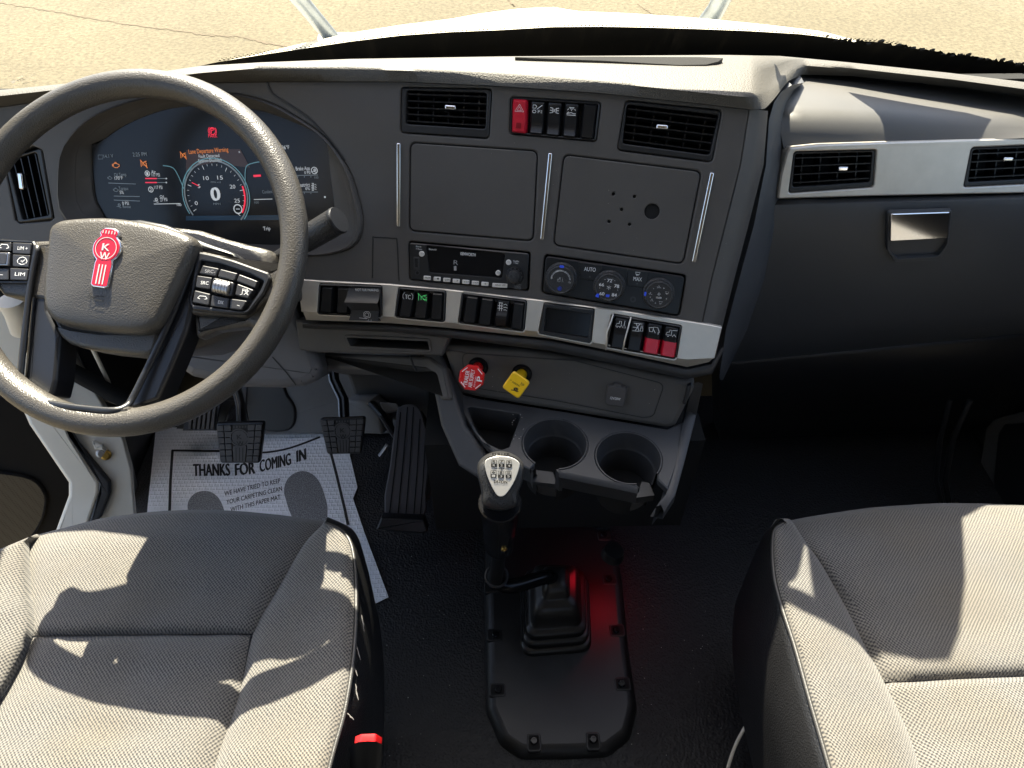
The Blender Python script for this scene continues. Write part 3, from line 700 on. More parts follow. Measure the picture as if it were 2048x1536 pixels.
def banks():
    # hazard bank
    k = bank(SWo, lab='switch bank with red hazard switch'); c = cols(SWo, [(.02, .20), (.215, .395), (.405, .585), (.595, .775), (.80, .975)], .03)
    def sq(b, fr, cc, wd, h): u, v = quad_at(fr, c[0], .5, .78); b.flat(fr, rnd([(u - wd * .16, v - wd * .16), (u + wd * .16, v - wd * .16), (u + wd * .16, v + wd * .16), (u - wd * .16, v + wd * .16)], .001), h + .0016, 'dark_red')
    rocker(FP, c[0], k, FLATP, 'red_switch', ic='hazard', extra=sq, label='red hazard switch', h0=.002, isz=.55)
    for q, ic in zip(c[1:], ('lamps', 'marker', 'dome', None)): rocker(FP, q, k, [(0, .001), (.45, .001), (.7, .0), (.84, .002), (.95, .005), (1, .005)] if ic else FLATP, 'switch', ic=ic, isz=.62)
    # silver strip banks
    F = FP
    k = bank(B1, F, ST, lab='switch bank with trailer brake flap'); c = cols(B1, [(.04, .25), (.29, .50)], .07)
    rocker(F, c[0], k, FLATP, h0=ST); rocker(F, c[1], k, FLATP, h0=ST)
    b = MB(); up = [(703, 571), (766, 574), (766, 597), (700, 594)]; lo = [(710, 616), (764, 618), (763, 640), (705, 638)]
    rows = [[F.w(*quad_at(F, [(703, 572), (766, 574), (766, 600), (701, 598)], s, t), h) for s in (1, .5, 0)] for t, h in ((0, ST + .001), (.06, ST + .006), (.7, ST + .012), (1, ST + .020))]
    b.grid(rows, 'switch'); rows = [[F.w(*quad_at(F, [(701, 598), (766, 600), (765, 618), (708, 616)], s, t), h) for s in (1, .5, 0)] for t, h in ((0, ST + .020), (.3, ST + .016), (1, ST + .008))]
    b.grid(rows, 'key'); rows = [[F.w(*quad_at(F, lo, s, t), h) for s in (1, .5, 0)] for t, h in ((0, ST + .008), (.9, ST + .010), (1, ST + .002))]
    b.grid(rows, 'key'); b.prism(F, F.pl(up + lo[2:]), ST - .005, ST + .001, 'switch')
    b.text(F, 'NOT FOR PARKING', (711, 582), (757, 583), 5, ST + .0105, 'print_white', .01); u, v = quad_at(F, lo, .55, .45); icon(b, F, 'roll', (u, v), .019, .016, ST + .0102, 'print_white', .0006)
    b.build('brake_flap', k, smooth=30, label='hinged trailer brake flap printed NOT FOR PARKING')
    k = bank(B2, F, ST, lab='switch bank marked TC'); c = cols(B2, [(.07, .36), (.37, .66), (.70, .96)], .05)
    rocker(F, c[0], k, TILT, ic='tc', h0=ST - .003, extra=lambda b, fr, cc, wd, h: b.textuv(fr, 'TC', cc, wd * .38, wd * .30, h, 'print_white', 0, .02), isz=.74)
    rocker(F, c[1], k, TILT, ic='lane', icm='green_mark', h0=ST - .003); rocker(F, c[2], k, FLATP, h0=ST)
    k = bank(B3, F, ST, lab='switch bank with four dark rockers'); c = cols(B3, [(.06, .28), (.29, .51), (.53, .75), (.78, .98)], .05)
    rocker(F, c[0], k, FLATP, h0=ST); rocker(F, c[1], k, FLATP, h0=ST); rocker(F, c[2], k, BUMP, ic='regen', h0=ST); rocker(F, c[3], k, FLATP, h0=ST)
    b = MB(); p = rnd(inset(ccw(F.pl(DS)), .0008), .003); iq = rnd(F.pl([(1094, 613), (1183, 627), (1177, 673), (1089, 660)]), .002)
    b.plate(F, p, [(iq, .004, 'gloss_black')], ST + .002, .010, 'black', .0012); b.build('small_display', dash, label='small blank black display in the silver strip')
    k = bank(B4, F, ST, lab='switch bank with two red rockers'); c = cols(B4, [(.05, .27), (.28, .50), (.51, .745), (.755, .98)], .04)
    for q, ic, lw in zip(c, ('truck', 'axle', 'kingpin', 'susp'), (None, None, 'red_switch', 'red_switch')):
        rocker(F, q, k, [(0, .002), (.4, .003), (.5, .005), (.9, .006), (1, .006)], 'switch', lower=lw, ic=ic, h0=ST, icat=(.5, .24), isz=.68)
    for a, m, z in (((1227, 625), (1214, 660), (1212, 697)), ((1262, 632), (1251, 668), (1245, 701))):
        g = MB(); pts = [F.w(*F.p(*p), ST + h) for p, h in ((a, .001), ((a[0] - 4, a[1] + 12), .009), (m, .012), ((z[0] + 2, z[1] - 14), .010), (z, .001))]
        g.tube([V3(p) for p in smooth([tuple(p) for p in pts], 4, False)] if False else pts, .0011, 'silver', 8); g.build('switch_guard', k)
banks()

def strip():
    F = FP; b = MB()
    top = [(598, 557), (640, 560), (780, 567), (900, 578), (1100, 601), (1250, 621), (1420, 648), (1443, 653)]
    mid = [(606, 622), (640, 625), (780, 632), (900, 643), (1100, 664), (1220, 690), (1374, 718), (1428, 715)]
    bot = [(612, 640), (640, 641), (780, 646), (900, 656), (1100, 677), (1220, 701), (1374, 734), (1418, 724)]
    outer = top + mid[::-1]
    hs = [(rnd(F.pl(q), .0045), .012, 'void') for q in (B1, B2, B3, B4)] + [(rnd(F.pl(DS), .003), .012, 'void')]
    b.plate(F, F.pl(outer), hs, ST, .012, 'silver', .0010)
    # chamfered lower edge bending under
    xs = [0, 1, 2, 3, 4, 5, 6, 7]
    A = [F.w(*F.p(*m, ST - .0008), ST - .0008) for m in mid]; B_ = [F.w(*F.p(*m, ST - .012), ST - .012) for m in bot]; C_ = [p - F.N * .02 for p in B_]
    b.grid([A, B_, C_], 'silver'); b.build('trim_strip', dash, smooth=30, label='silver trim strip holding the switch banks')
    # dark rolled lip under the strip
    lt = [(604, 642), (640, 645), (780, 650), (900, 659), (1100, 680), (1220, 704), (1374, 737), (1422, 727), (1443, 690)]
    lb = [(606, 656), (640, 658), (780, 664), (900, 676), (1100, 702), (1220, 726), (1374, 758), (1424, 748), (1448, 700)]
    rows = []
    for h, k in ((-.012, 0), (-.006, .1), (-.004, .4), (-.007, .75), (-.016, 1.0)):
        rows.append([F.w(*F.p(x0 + (x1 - x0) * k, y0 + (y1 - y0) * k, h), h) for (x0, y0), (x1, y1) in zip(lt, lb)])
    rows.append([p + V3((0, .10, -.004)) for p in rows[-1]])
    b = MB(); b.grid(rows, 'console'); b.build('lower_lip', dash, smooth=60)
strip()

def lower_dash():
    # panel with the slot, left of the console, hanging below the lip
    F = Fr(FP.w(*FP.p(760, 680, -.02), -.02), FP.N, FP.U); b = MB()
    slot = rnd(F.pl([(690, 672), (858, 680), (862, 702), (700, 694)]), .004)
    b.plate(F, rnd(F.pl([(590, 640), (905, 662), (885, 712), (640, 706), (598, 700)]), .003), [(slot, .04, 'void')], 0, .03, 'kick', .003)
    b.groove(F, slot, .004, .001, 'kick', True); b.build('slot_panel', dash)
    # ledge below (knee bolster edge)
    K = plane3(aty(660, 712, .86), aty(860, 722, .80), aty(700, 740, .83)); b = MB()
    b.prism(K, rnd(K.pl([(640, 704), (860, 712), (890, 735), (905, 800), (880, 800), (868, 752), (850, 742), (640, 738)]), .006), -.06, 0, 'kick', .006)
    b.groove(K, K.pl([(820, 712), (826, 730), (833, 742)]), .003, .0004, 'black'); b.build('knee_panel', dash)
    b = MB(); p0 = [(690, 742), (850, 745), (866, 800), (868, 850), (850, 868), (760, 832), (735, 812), (706, 790)]
    K2 = plane3(aty(700, 745, 1.10), aty(860, 750, 1.10), aty(760, 830, 1.085)); b.prism(K2, rnd(K2.pl(p0), .01), -.05, 0, 'kick', .01); b.build('knee_recess', dash)
    # hanging rail between knee area and console
    b = MB(); R_ = plane3(aty(880, 720, .80), aty(900, 715, .80), aty(930, 930, .66))
    b.prism(R_, R_.pl([(845, 706), (882, 700), (902, 760), (930, 850), (985, 925), (960, 960), (915, 930), (880, 850), (862, 760)]), -.10, 0, 'console', .006); b.build('console_side', dash, smooth=50)
lower_dash()

def console():
    F = FC; t = dash
    b = MB()
    # surround of the valve plate
    outer = [(884, 690), (930, 694), (1050, 702), (1220, 728), (1376, 762), (1392, 772), (1378, 800), (1352, 852), (1335, 858), (1130, 824), (960, 797), (922, 788), (908, 768), (896, 728)]
    b.prism(F, rnd(F.pl(outer), .008), -.08, 0, 'kick', .008); b.build('console_face', t)
    b = MB(); p = rnd(F.pl([(925, 706), (1150, 722), (1328, 768), (1306, 832), (1286, 834), (1110, 800), (950, 775), (930, 762)]), .010, 6)
    b.prism(F, p, -.01, .0008, 'kick', .0008); b.groove(F, inset(p, -.0006), .0016, .0002, 'black', True); b.build('valve_plate', t)
    # cup tray
    T = TRAY; b = MB()
    cups = [(1110, 887, 63.5), (1257, 915, 64.5)]
    tray = [(906, 782), (960, 799), (1130, 826), (1335, 862), (1362, 848), (1378, 822), (1352, 900), (1334, 962), (1323, 983), (1322, 969), (1306, 946), (1280, 966), (1283, 975), (1262, 974), (1170, 956), (1122, 945), (1110, 934), (1100, 945), (1063, 930), (1045, 910), (1010, 905), (975, 893), (945, 862), (925, 826)]
    CR = .0478; gaps = []
    def bay(x, y, ga, gb):
        u, v = T.p(x, y); a0 = math.atan2(T.p(*ga)[1] - v, T.p(*ga)[0] - u); a1 = math.atan2(T.p(*gb)[1] - v, T.p(*gb)[0] - u)
        while a1 < a0: a1 += 2 * math.pi
        gaps.append((a0, a1)); return [(u + CR * math.cos(a0 + (a1 - a0) * k / 40), v + CR * math.sin(a0 + (a1 - a0) * k / 40)) for k in range(41)]
    b1 = bay(1110, 887, (1117, 936), (1066, 931)); b2 = bay(1257, 915, (1311, 945), (1272, 964))
    P_ = lambda *q: T.pl(q)
    outer = P_((900, 782), (960, 797), (1130, 823), (1335, 858), (1368, 842), (1386, 800), (1370, 880), (1350, 940), (1336, 978)) + P_((1316, 958)) + b2 + P_((1280, 975), (1270, 974), (1170, 956), (1124, 947)) + b1 + P_((1060, 938), (985, 902), (952, 866), (926, 826))
    hs = []
    pk = rnd(T.pl([(934, 812), (1043, 828), (1018, 894), (1002, 899), (966, 882), (948, 850)]), .006, 5)
    hs.append((pk, .05, 'void'))
    b.plate(T, outer, hs, 0, .012, 'console', .0018); b.build('cup_tray', t, smooth=35)
    def arc(fr, prof, mat, a0, a1, n=56): 
        bb = b; vs = [[fr.w(r * math.cos(a0 + (a1 - a0) * k / n), r * math.sin(a0 + (a1 - a0) * k / n), h) for k in range(n + 1)] for r, h in prof]; bb.rings(vs, mat, False)
    gi = iter(gaps)
    for x, y, r in cups:
        b = MB(); u, v = T.p(x, y); fr = T.sub(u, v)
        q = 1.085
        ga, gb = next(gi); arc(fr, [(.0445 * q, -.002), (.0438 * q, .0004), (.0425 * q, .0005), (.0415 * q, -.004), (.0405 * q, -.030), (.0385 * q, -.032), (.0375 * q, -.034), (.036 * q, -.078)], 'console', ga, gb)
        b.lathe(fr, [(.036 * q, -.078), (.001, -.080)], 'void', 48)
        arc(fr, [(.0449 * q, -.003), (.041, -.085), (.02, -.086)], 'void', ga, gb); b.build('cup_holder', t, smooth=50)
    # front skirt: follows the tray edge, hangs down, with two finger notches
    b = MB(); sk = [(1118, 946), (1170, 957), (1262, 976), (1276, 980)]; sk = smooth(sk, 3, False)
    f = lambda x, y, dz, dy=0: atz(x, y, ZT + dz) if dz == 0 else atz(x, y, ZT) + V3((0, dy, dz))
    b.grid([[f(x, y, 0) + V3((0, .004, .0005)) for x, y in sk], [f(x, y, 0) + V3((0, 0, -.001)) for x, y in sk], [f(x, y, -.006, -.003) for x, y in sk], [f(x, y, -.009, -.001) for x, y in sk], [f(x, y, -.036, .002) for x, y in sk], [f(x, y, -.036, .03) for x, y in sk]], 'console')
    for L in ([(1058, 938), (1062, 946), (1063, 950)], ):
        pass
    # notch 1 (between the cup and the skirt): U-shaped lip hanging below tray
    def lip(pts, dz):
        A = [atz(x, y, ZT) for x, y in pts]; Bm = [p + V3((0, -.002, dz)) for p in A]
        b.grid([A, Bm, [p + V3((0, .012, 0)) for p in Bm]], 'console')
    lip([(1042, 925), (1062, 934), (1066, 946)], -.035)
    n1 = [atz(1064, 940, ZT) + V3((0, .006, -.036)), atz(1116, 945, ZT) + V3((0, .006, -.036))]
    b.rings([[n1[0], n1[0] + V3((.004, .022, 0)), n1[1] + V3((-.004, .022, 0)), n1[1]], [n1[0] + V3((0, .004, -.010)), n1[0] + V3((.004, .022, -.010)), n1[1] + V3((-.004, .022, -.012)), n1[1] + V3((0, 0, -.012))]], 'console', True, True, True)
    b.rings([[atz(x, y, ZT) + V3((0, 0, dz)) for x, y, dz in ((1112, 938, -.001), (1120, 947, -.001), (1120, 947, -.042), (1112, 938, -.042))], [atz(x, y, ZT) + V3((.005, 0, dz)) for x, y, dz in ((1112, 938, -.001), (1120, 947, -.001), (1120, 947, -.042), (1112, 938, -.042))]], 'console', True, True, True)
    n2 = [atz(1280, 974, ZT) + V3((0, .006, -.034)), atz(1318, 974, ZT) + V3((0, .010, -.034))]
    b.rings([[n2[0], n2[0] + V3((.012, .028, 0)), n2[1] + V3((-.004, .022, 0)), n2[1]], [n2[0] + V3((0, 0, -.014)), n2[0] + V3((.012, .028, -.014)), n2[1] + V3((-.004, .022, -.014)), n2[1] + V3((0, 0, -.014))]], 'console', True, True, True)
    b.build('tray_skirt', t, smooth=40)
    # right flank of the console
    b = MB(); A = [(1396, 764), (1380, 822), (1362, 900), (1342, 985), (1322, 1010)]; B_ = [(1406, 768), (1392, 830), (1372, 910), (1350, 990), (1328, 1024)]
    zt = [.545, .485, .477, .474, .462]
    a = [atz(x, y, z) for (x, y), z in zip(A, zt)]; c = [atz(x, y, z - .004) for (x, y), z in zip(B_, zt)]
    a0 = [p + V3((-.006, 0, -.003)) for p in a]
    b.grid([[p + V3((-.006, 0, -.05)) for p in a], a0, a, c, [p + V3((.002, .003, -.022)) for p in c], [p + V3((-.012, .016, -.034)) for p in c]], 'console'); b.build('console_flank', t, smooth=50)
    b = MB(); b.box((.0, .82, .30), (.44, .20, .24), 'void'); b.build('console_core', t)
    # small red courtesy lamp under the tray: it glows on the floor plate
    b = MB(); lf = Fr((.105, .710, .10), (-.12, -.05, -1), (1, 0, 0)); b.lathe(lf, [(.018, -.014), (.022, .004), (.019, .004), (.016, .001)], 'black', 20, cap1=False, cap0=True); b.lathe(lf, [(.014, .001), (.008, .0035), (.0004, .004)], 'lamp_red', 20); b.build('courtesy_lamp', t, label='small red courtesy lamp under the cup holders')
    # usb socket cover
    b = MB(); u, v = F.p(1232, 788); g = rnd([(u - .0145, v - .016), (u + .0145, v - .016), (u + .0145, v + .016), (u - .0145, v + .016)], .006, 5)
    b.prism(F, g, 0, .0095, 'rubber', .002); b.prism(F, rnd([(u - .006, v + .013), (u + .006, v + .013), (u + .006, v + .019), (u - .006, v + .019)], .002), 0, .0085, 'rubber', .001)
    b.textuv(F, '12V/20W', (u, v - .003), .015, .0042, .0099, 'print_white', 0, .015); b.build('power_socket', t, label='square black capped power socket')
    # hook clip at the right edge
    b = MB(); b.prism(F, rnd(F.pl([(1374, 768), (1384, 766), (1372, 806), (1366, 806)]), .002), -.01, .006, 'black', .001); b.build('clip', t)
console()

def passenger_dash():
    t = dash
    xs = [1545, 1600, 1660, 1720, 1800, 1880, 1960, 2048, 2140, 2240]
    lx = lambda y: pw([(140, 1606), (165, 1585), (200, 1560), (260, 1560), (300, 1568), (392, 1552), (450, 1542), (560, 1516), (640, 1486), (720, 1440)], y)
    # (row y at left, row y at right(2048), Y left, Y right)
    def band(rows, mat, name, lab=None, dep=True):
        b = MB(); G = []
        for yl, yr, Yl, Yr in rows:
            r = []
            for i in range(15):
                s = i / 14; x0 = lx(yl); x = x0 + (2240 - x0) * s; k = (x - 1560) / (2048 - 1560); y = yl + (yr - yl) * k; r.append(aty(x, y, Yl + (Yr - Yl) * k))
            G.append(r)
        G = [[p + V3((-.004, .05, -.01)) if False else p for p in r] for r in G]
        # return flange on the left edge
        G = [[r[0] + V3((-.004, .06, 0))] + [r[0] + V3((-.001, .006, 0))] + r for r in G]
        b.grid(G, mat); return b.build(name, t, smooth=50, label=lab, fix=True)
    band([(146, 186, 1.17, 1.14), (150, 190, 1.142, 1.118), (165, 200, 1.10, 1.085), (190, 215, 1.055, 1.05), (212, 230, 1.018, 1.018), (228, 242, 1.000, 1.003), (245, 256, .987, .992), (270, 268, .976, .983), (299, 276, .966, .976), (301, 279, .975, .985)], 'panel_top', 'passenger_upper_panel')
    # glovebox lid
    G = [(398, 388, .962, .975), (400, 390, .944, .958), (410, 398, .936, .950), (425, 412, .933, .947), (470, 450, .934, .948), (540, 515, .939, .953), (600, 570, .946, .960), (650, 618, .955, .968), (712, 664, .970, .982), (716, 668, .99, 1.0)]
    band(G, 'panel_blue', 'glovebox_lid')
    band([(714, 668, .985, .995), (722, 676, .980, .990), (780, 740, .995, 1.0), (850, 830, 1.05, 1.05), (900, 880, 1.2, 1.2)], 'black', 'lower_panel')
    # silver trim with two vents
    F = PS; b = MB()
    V3i = [(1588, 303), (1754, 299), (1748, 375), (1577, 387)]; V4i = [(1943, 295), (2114, 288), (2106, 366), (1927, 375)]
    outer = [(1574, 306), (1582, 296), (1640, 290), (1800, 284), (2048, 276), (2240, 268), (2240, 380), (2048, 386), (1750, 392), (1556, 398), (1562, 350)]
    b.plate(F, rnd(F.pl(outer), .004), [(rnd(F.pl(V3i), .005), .02, None), (rnd(F.pl(V4i), .005), .02, None)], 0, .025, 'silver', .002); b.build('passenger_trim_strip', t, label='silver trim strip framing the passenger vents')
    vent(F, V3i, [(1592, 309), (1746, 305), (1741, 365), (1586, 375)], 4, 4, (1685, 337), rh=-.002); vent(F, V4i, [(1948, 301), (2108, 295), (2100, 356), (1938, 365)], 4, 4, (2015, 318), rh=-.002)
    # latch
    LF = plane3(aty(1780, 500, .938), aty(1900, 495, .941), aty(1830, 430, .934)); LF = Fr(LF.w(0, 0, .002), LF.N, LF.U)
    b = MB(); p = rnd(LF.pl([(1775, 424), (1904, 420), (1897, 486), (1880, 520), (1790, 524), (1774, 500)]), .006); q = rnd(LF.pl([(1779, 428), (1901, 424), (1893, 490), (1876, 513), (1795, 517), (1780, 500)]), .006)
    b.plate(LF, p, [(q, .018, 'panel_blue')], .0005, .006, 'panel_blue', .001); o = b.build('latch_recess', t)
    b = MB(); 
    g = [(1781, 428), (1900, 424), (1896, 477), (1780, 483)]
    M = Fr(LF.w(*LF.p(1840, 450), .004), (LF.N + V3((0, .0, .10))).normalized(), LF.U)
    b.prism(M, rnd(M.pl(g), .003), -.010, 0, 'chrome', .0015); b.build('latch_handle', t, label='chrome glovebox latch')
    # edge flank between centre pod and passenger side: grey moulded column with dark gaps
    b = MB(); A = [(1584, 170, 1.03, .86), (1562, 184, 1.01, 0), (1548, 205, .985, 0), (1538, 240, .965, 0), (1532, 330, .93, 0), (1508, 450, .885, 0), (1478, 560, .845, 0), (1452, 660, .81, 0), (1440, 745, .79, 0)]
    Bq = [(1608, 165, 1.09, 0), (1588, 180, 1.06, 0), (1574, 205, 1.03, 0), (1570, 240, 1.0, 0), (1570, 330, .968, 0), (1550, 450, .935, 0), (1528, 560, .925, 0), (1494, 660, .93, 0), (1446, 760, .93, 0)]
    rows = []
    for a, c in zip(A, Bq):
        P0 = aty(a[0], a[1], a[2]); P1 = aty(c[0], c[1], c[2]); row = [P0 + V3((-.004, .03, 0))]
        for k in range(6):
            s = k / 5; q = P0.lerp(P1, s) + V3((-.006, -.010, .004)) * (math.sin(s * math.pi)); row.append(q)
        row.append(P1 + V3((.004, .05, 0))); rows.append(row)
    b.grid(rows, 'panel_blue'); b.build('pod_flank', t, smooth=60, fix=True)
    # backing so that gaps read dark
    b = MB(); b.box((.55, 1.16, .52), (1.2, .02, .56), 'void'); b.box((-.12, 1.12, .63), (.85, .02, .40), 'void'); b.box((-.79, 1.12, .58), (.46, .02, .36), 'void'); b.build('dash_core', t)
passenger_dash()

# ------------------------------------------------------------------ gauge display
def gauge_display():
    D = Fr(FP.w(0, 0, -.031), FP.N, FP.U)
    t = thing('gauge_display', 'wide lit digital gauge screen showing a speed of 0 behind the steering wheel', 'display', FP.w(*FP.p(430, 360, -.03), -.03))
    b = MB(); b.prism(D, smooth(D.pl(SCR), 3), -.02, -.001, 'black', 0, top='screen'); b.build('screen', t)
    h = .0004
    b = MB()
    def T(s, L, Rr, hp, m='scr_white', bold=0): b.text(D, s, L, Rr, hp, h, m, bold)
    def ln(pts, m='scr_dim', w=.0009): b.line(D, D.pl(pts), w, h, m)
    # centre dial
    c = D.p(432, 391); r = D.scale(432, 391) * 62
    b.ring2(D, *c, r * .985, r * 1.03, h, 'scr_dim', -40, 220); b.ring2(D, *c, r * 1.06, r * 1.09, h, 'scr_teal', -35, 215)
    b.ring2(D, *c, r * .90, r * .95, h, 'scr_red', -28, 22)
    for k in range(26):
        a = R(215 - k * 250 / 25); L_ = .80 if k % 5 == 0 else .86
        p = [(c[0] + r * q * math.cos(a), c[1] + r * q * math.sin(a)) for q in (L_, .92)]; b.line(D, p, .0008 if k % 5 == 0 else .0005, h, 'scr_white')
    for s, x, y, wpx in (('0', 390, 410, 6), ('5', 396, 376, 5), ('10', 407, 360, 11), ('15', 435, 359, 11), ('20', 460, 377, 11), ('25', 469, 405, 11)): T(s, (x, y), (x + wpx, y), 7)
    b.line(D, D.pl([(384, 365), (398, 372)]), .0012, h, 'scr_red')
    T('0', (424, 401), (441, 401), 24, 'scr_white', .03); T('MPH', (427, 410), (441, 410), 4, 'scr_dim'); T('MPH x10', (422, 366), (442, 366), 3, 'scr_dim')
    b.ring2(D, *D.p(476, 418), D.scale(476, 418) * 7, D.scale(476, 418) * 9, h, 'scr_white', n=16); b.line(D, D.pl([(472, 418), (480, 418)]), .001, h, 'scr_white')
    b.build('speed_dial', t)
    b = MB()
    b.flat(D, D.pl([(372, 300), (480, 298), (500, 335), (470, 332), (432, 324), (395, 332), (372, 345)]), h - .0006, 'scr_brown')
    T('Lane Departure Warning', (378, 308), (457, 303), 8, 'scr_orange'); T('Fault Detected', (398, 316), (439, 314), 6); T('System Disabled', (397, 325), (443, 323), 6)
    icon(b, D, 'lane', D.p(367, 311), .010, .010, h, 'scr_orange', .0010); T('x', (477, 306), (481, 306), 5)
    b.build('warning_message', t)
    b = MB(); icon(b, D, 'engine', D.p(232, 331), .011, .010, h, 'scr_orange', .0011); b.build('warning_lamp', t); b = MB(); icon(b, D, 'lane', D.p(288, 328), .011, .011, h, 'scr_orange', .0011); b.build('warning_lamp', t); b = MB()
    b.ring2(D, *D.p(425, 262), .0042, .0052, h, 'scr_red'); T('P', (422, 266), (428, 266), 9, 'scr_red', .02); T('PARK', (417, 275), (435, 275), 6, 'scr_red')
    b.ring2(D, *D.p(425, 262), .0060, .0068, h, 'scr_red', -50, 50); b.ring2(D, *D.p(425, 262), .0060, .0068, h, 'scr_red', 130, 230); b.build('warning_lamp', t)
    b = MB()
    T('14.1 V', (208, 316), (227, 315), 6, 'scr_dim'); T('2:25 PM', (266, 313), (294, 312), 7, 'scr_dim'); b.line(D, D.pl([(197, 318), (206, 318), (206, 310), (197, 310)]), .0006, h, 'scr_dim', True)
    T('Oil Temp', (229, 353), (253, 352), 6, 'scr_dim'); T('170°F', (230, 360), (246, 359), 6); ln([(217, 366), (272, 368)])
    b.build('gauge_readout', t); b = MB()
    T('Torque', (238, 380), (257, 380), 6, 'scr_dim'); T('5%', (240, 388), (248, 388), 6); ln([(228, 392), (280, 393)]); ln([(228, 400), (280, 402)])
    b.build('gauge_readout', t); b = MB()
    T('0 PSI', (245, 410), (258, 410), 6); T('Boost', (246, 416), (262, 416), 5, 'scr_dim')
    icon(b, D, 'engine', D.p(220, 356), .007, .006, h, 'scr_dim', .0006); icon(b, D, 'engine', D.p(232, 380), .008, .007, h, 'scr_dim', .0006); icon(b, D, 'roll', D.p(238, 411), .008, .007, h, 'scr_dim', .0006)
    b.build('gauge_readout', t); b = MB()
    T('Air', (303, 347), (312, 347), 6); T('117 PSI', (304, 353), (320, 353), 6); T('117 PSI', (309, 378), (325, 378), 6); T('Oil', (320, 396), (328, 396), 5); T('27 PSI', (321, 403), (335, 402), 6); T('100', (354, 412), (363, 412), 4)
    for y in (357, 365): ln([(291, y), (335, y)]); b.line(D, D.pl([(291, y), (314, y)]), .0016, h + .0002, 'scr_red'); b.flat(D, circ(*D.p(333, y), .0012, 8), h + .0002, 'scr_white')
    ln([(308, 408), (361, 407)], 'scr_white'); b.ring2(D, *D.p(295, 347), .0032, .0042, h, 'scr_white'); T('1', (293, 350), (297, 350), 5); b.ring2(D, *D.p(302, 379), .0032, .0042, h, 'scr_white'); T('2', (300, 382), (304, 382), 5)
    icon(b, D, 'roll', D.p(312, 400), .008, .007, h, 'scr_white', .0006)
    b.line(D, smooth(D.pl([(326, 331), (345, 335), (356, 350), (368, 378)]), 4, False), .0012, h, 'scr_teal'); b.line(D, smooth(D.pl([(368, 378), (372, 350), (384, 335)]), 4, False), .0008, h, 'scr_teal')
    b.line(D, smooth(D.pl([(491, 372), (491, 340), (500, 328), (540, 320)]), 4, False), .0012, h, 'scr_teal')
    b.build('left_gauges', t) if False else b.build('gauge_readout', t)
    b = MB()
    T('86°F', (564, 299), (579, 298), 7); b.build('gauge_readout', t); b = MB(); T('Brake App', (592, 341), (620, 340), 7); T('0 PSI', (609, 348), (621, 348), 5); ln([(588, 351), (636, 350)]); T('100', (629, 357), (637, 357), 4, 'scr_dim')
    b.build('gauge_readout', t); b = MB()
    T('Air Restrict', (584, 374), (620, 373), 7); T('0%', (611, 380), (620, 380), 5); ln([(588, 384), (636, 384)])
    b.ring2(D, *D.p(629, 341), .0040, .0050, h, 'scr_white'); icon(b, D, 'roll', D.p(629, 341), .007, .006, h, 'scr_white', .0006); icon(b, D, 'regen', D.p(628, 374), .008, .010, h, 'scr_white', .0006)
    for x in (596, 609, 622): ln([(x, 352), (x, 355)]); ln([(x, 385), (x, 388)])
    b.build('gauge_readout', t); b = MB()
    T('Trip', (527, 461), (541, 460), 7); T('Coolant', (525, 387), (545, 386), 6, 'scr_dim'); ln([(508, 399), (545, 398)], 'scr_white'); T('100', (509, 407), (518, 407), 4, 'scr_dim')
    b.build('gauge_readout', t); b = MB()
    b.flat(D, circ(*D.p(650, 394), .0015, 8), h, 'scr_white'); b.line(D, D.pl([(507, 352), (522, 351)]), .0030, h, 'scr_red')
    b.flat(D, D.pl([(372, 432), (560, 430), (600, 436), (560, 440), (372, 441)]), h - .0004, 'scr_blue')
    b.build('gauge_readout', t)
gauge_display()

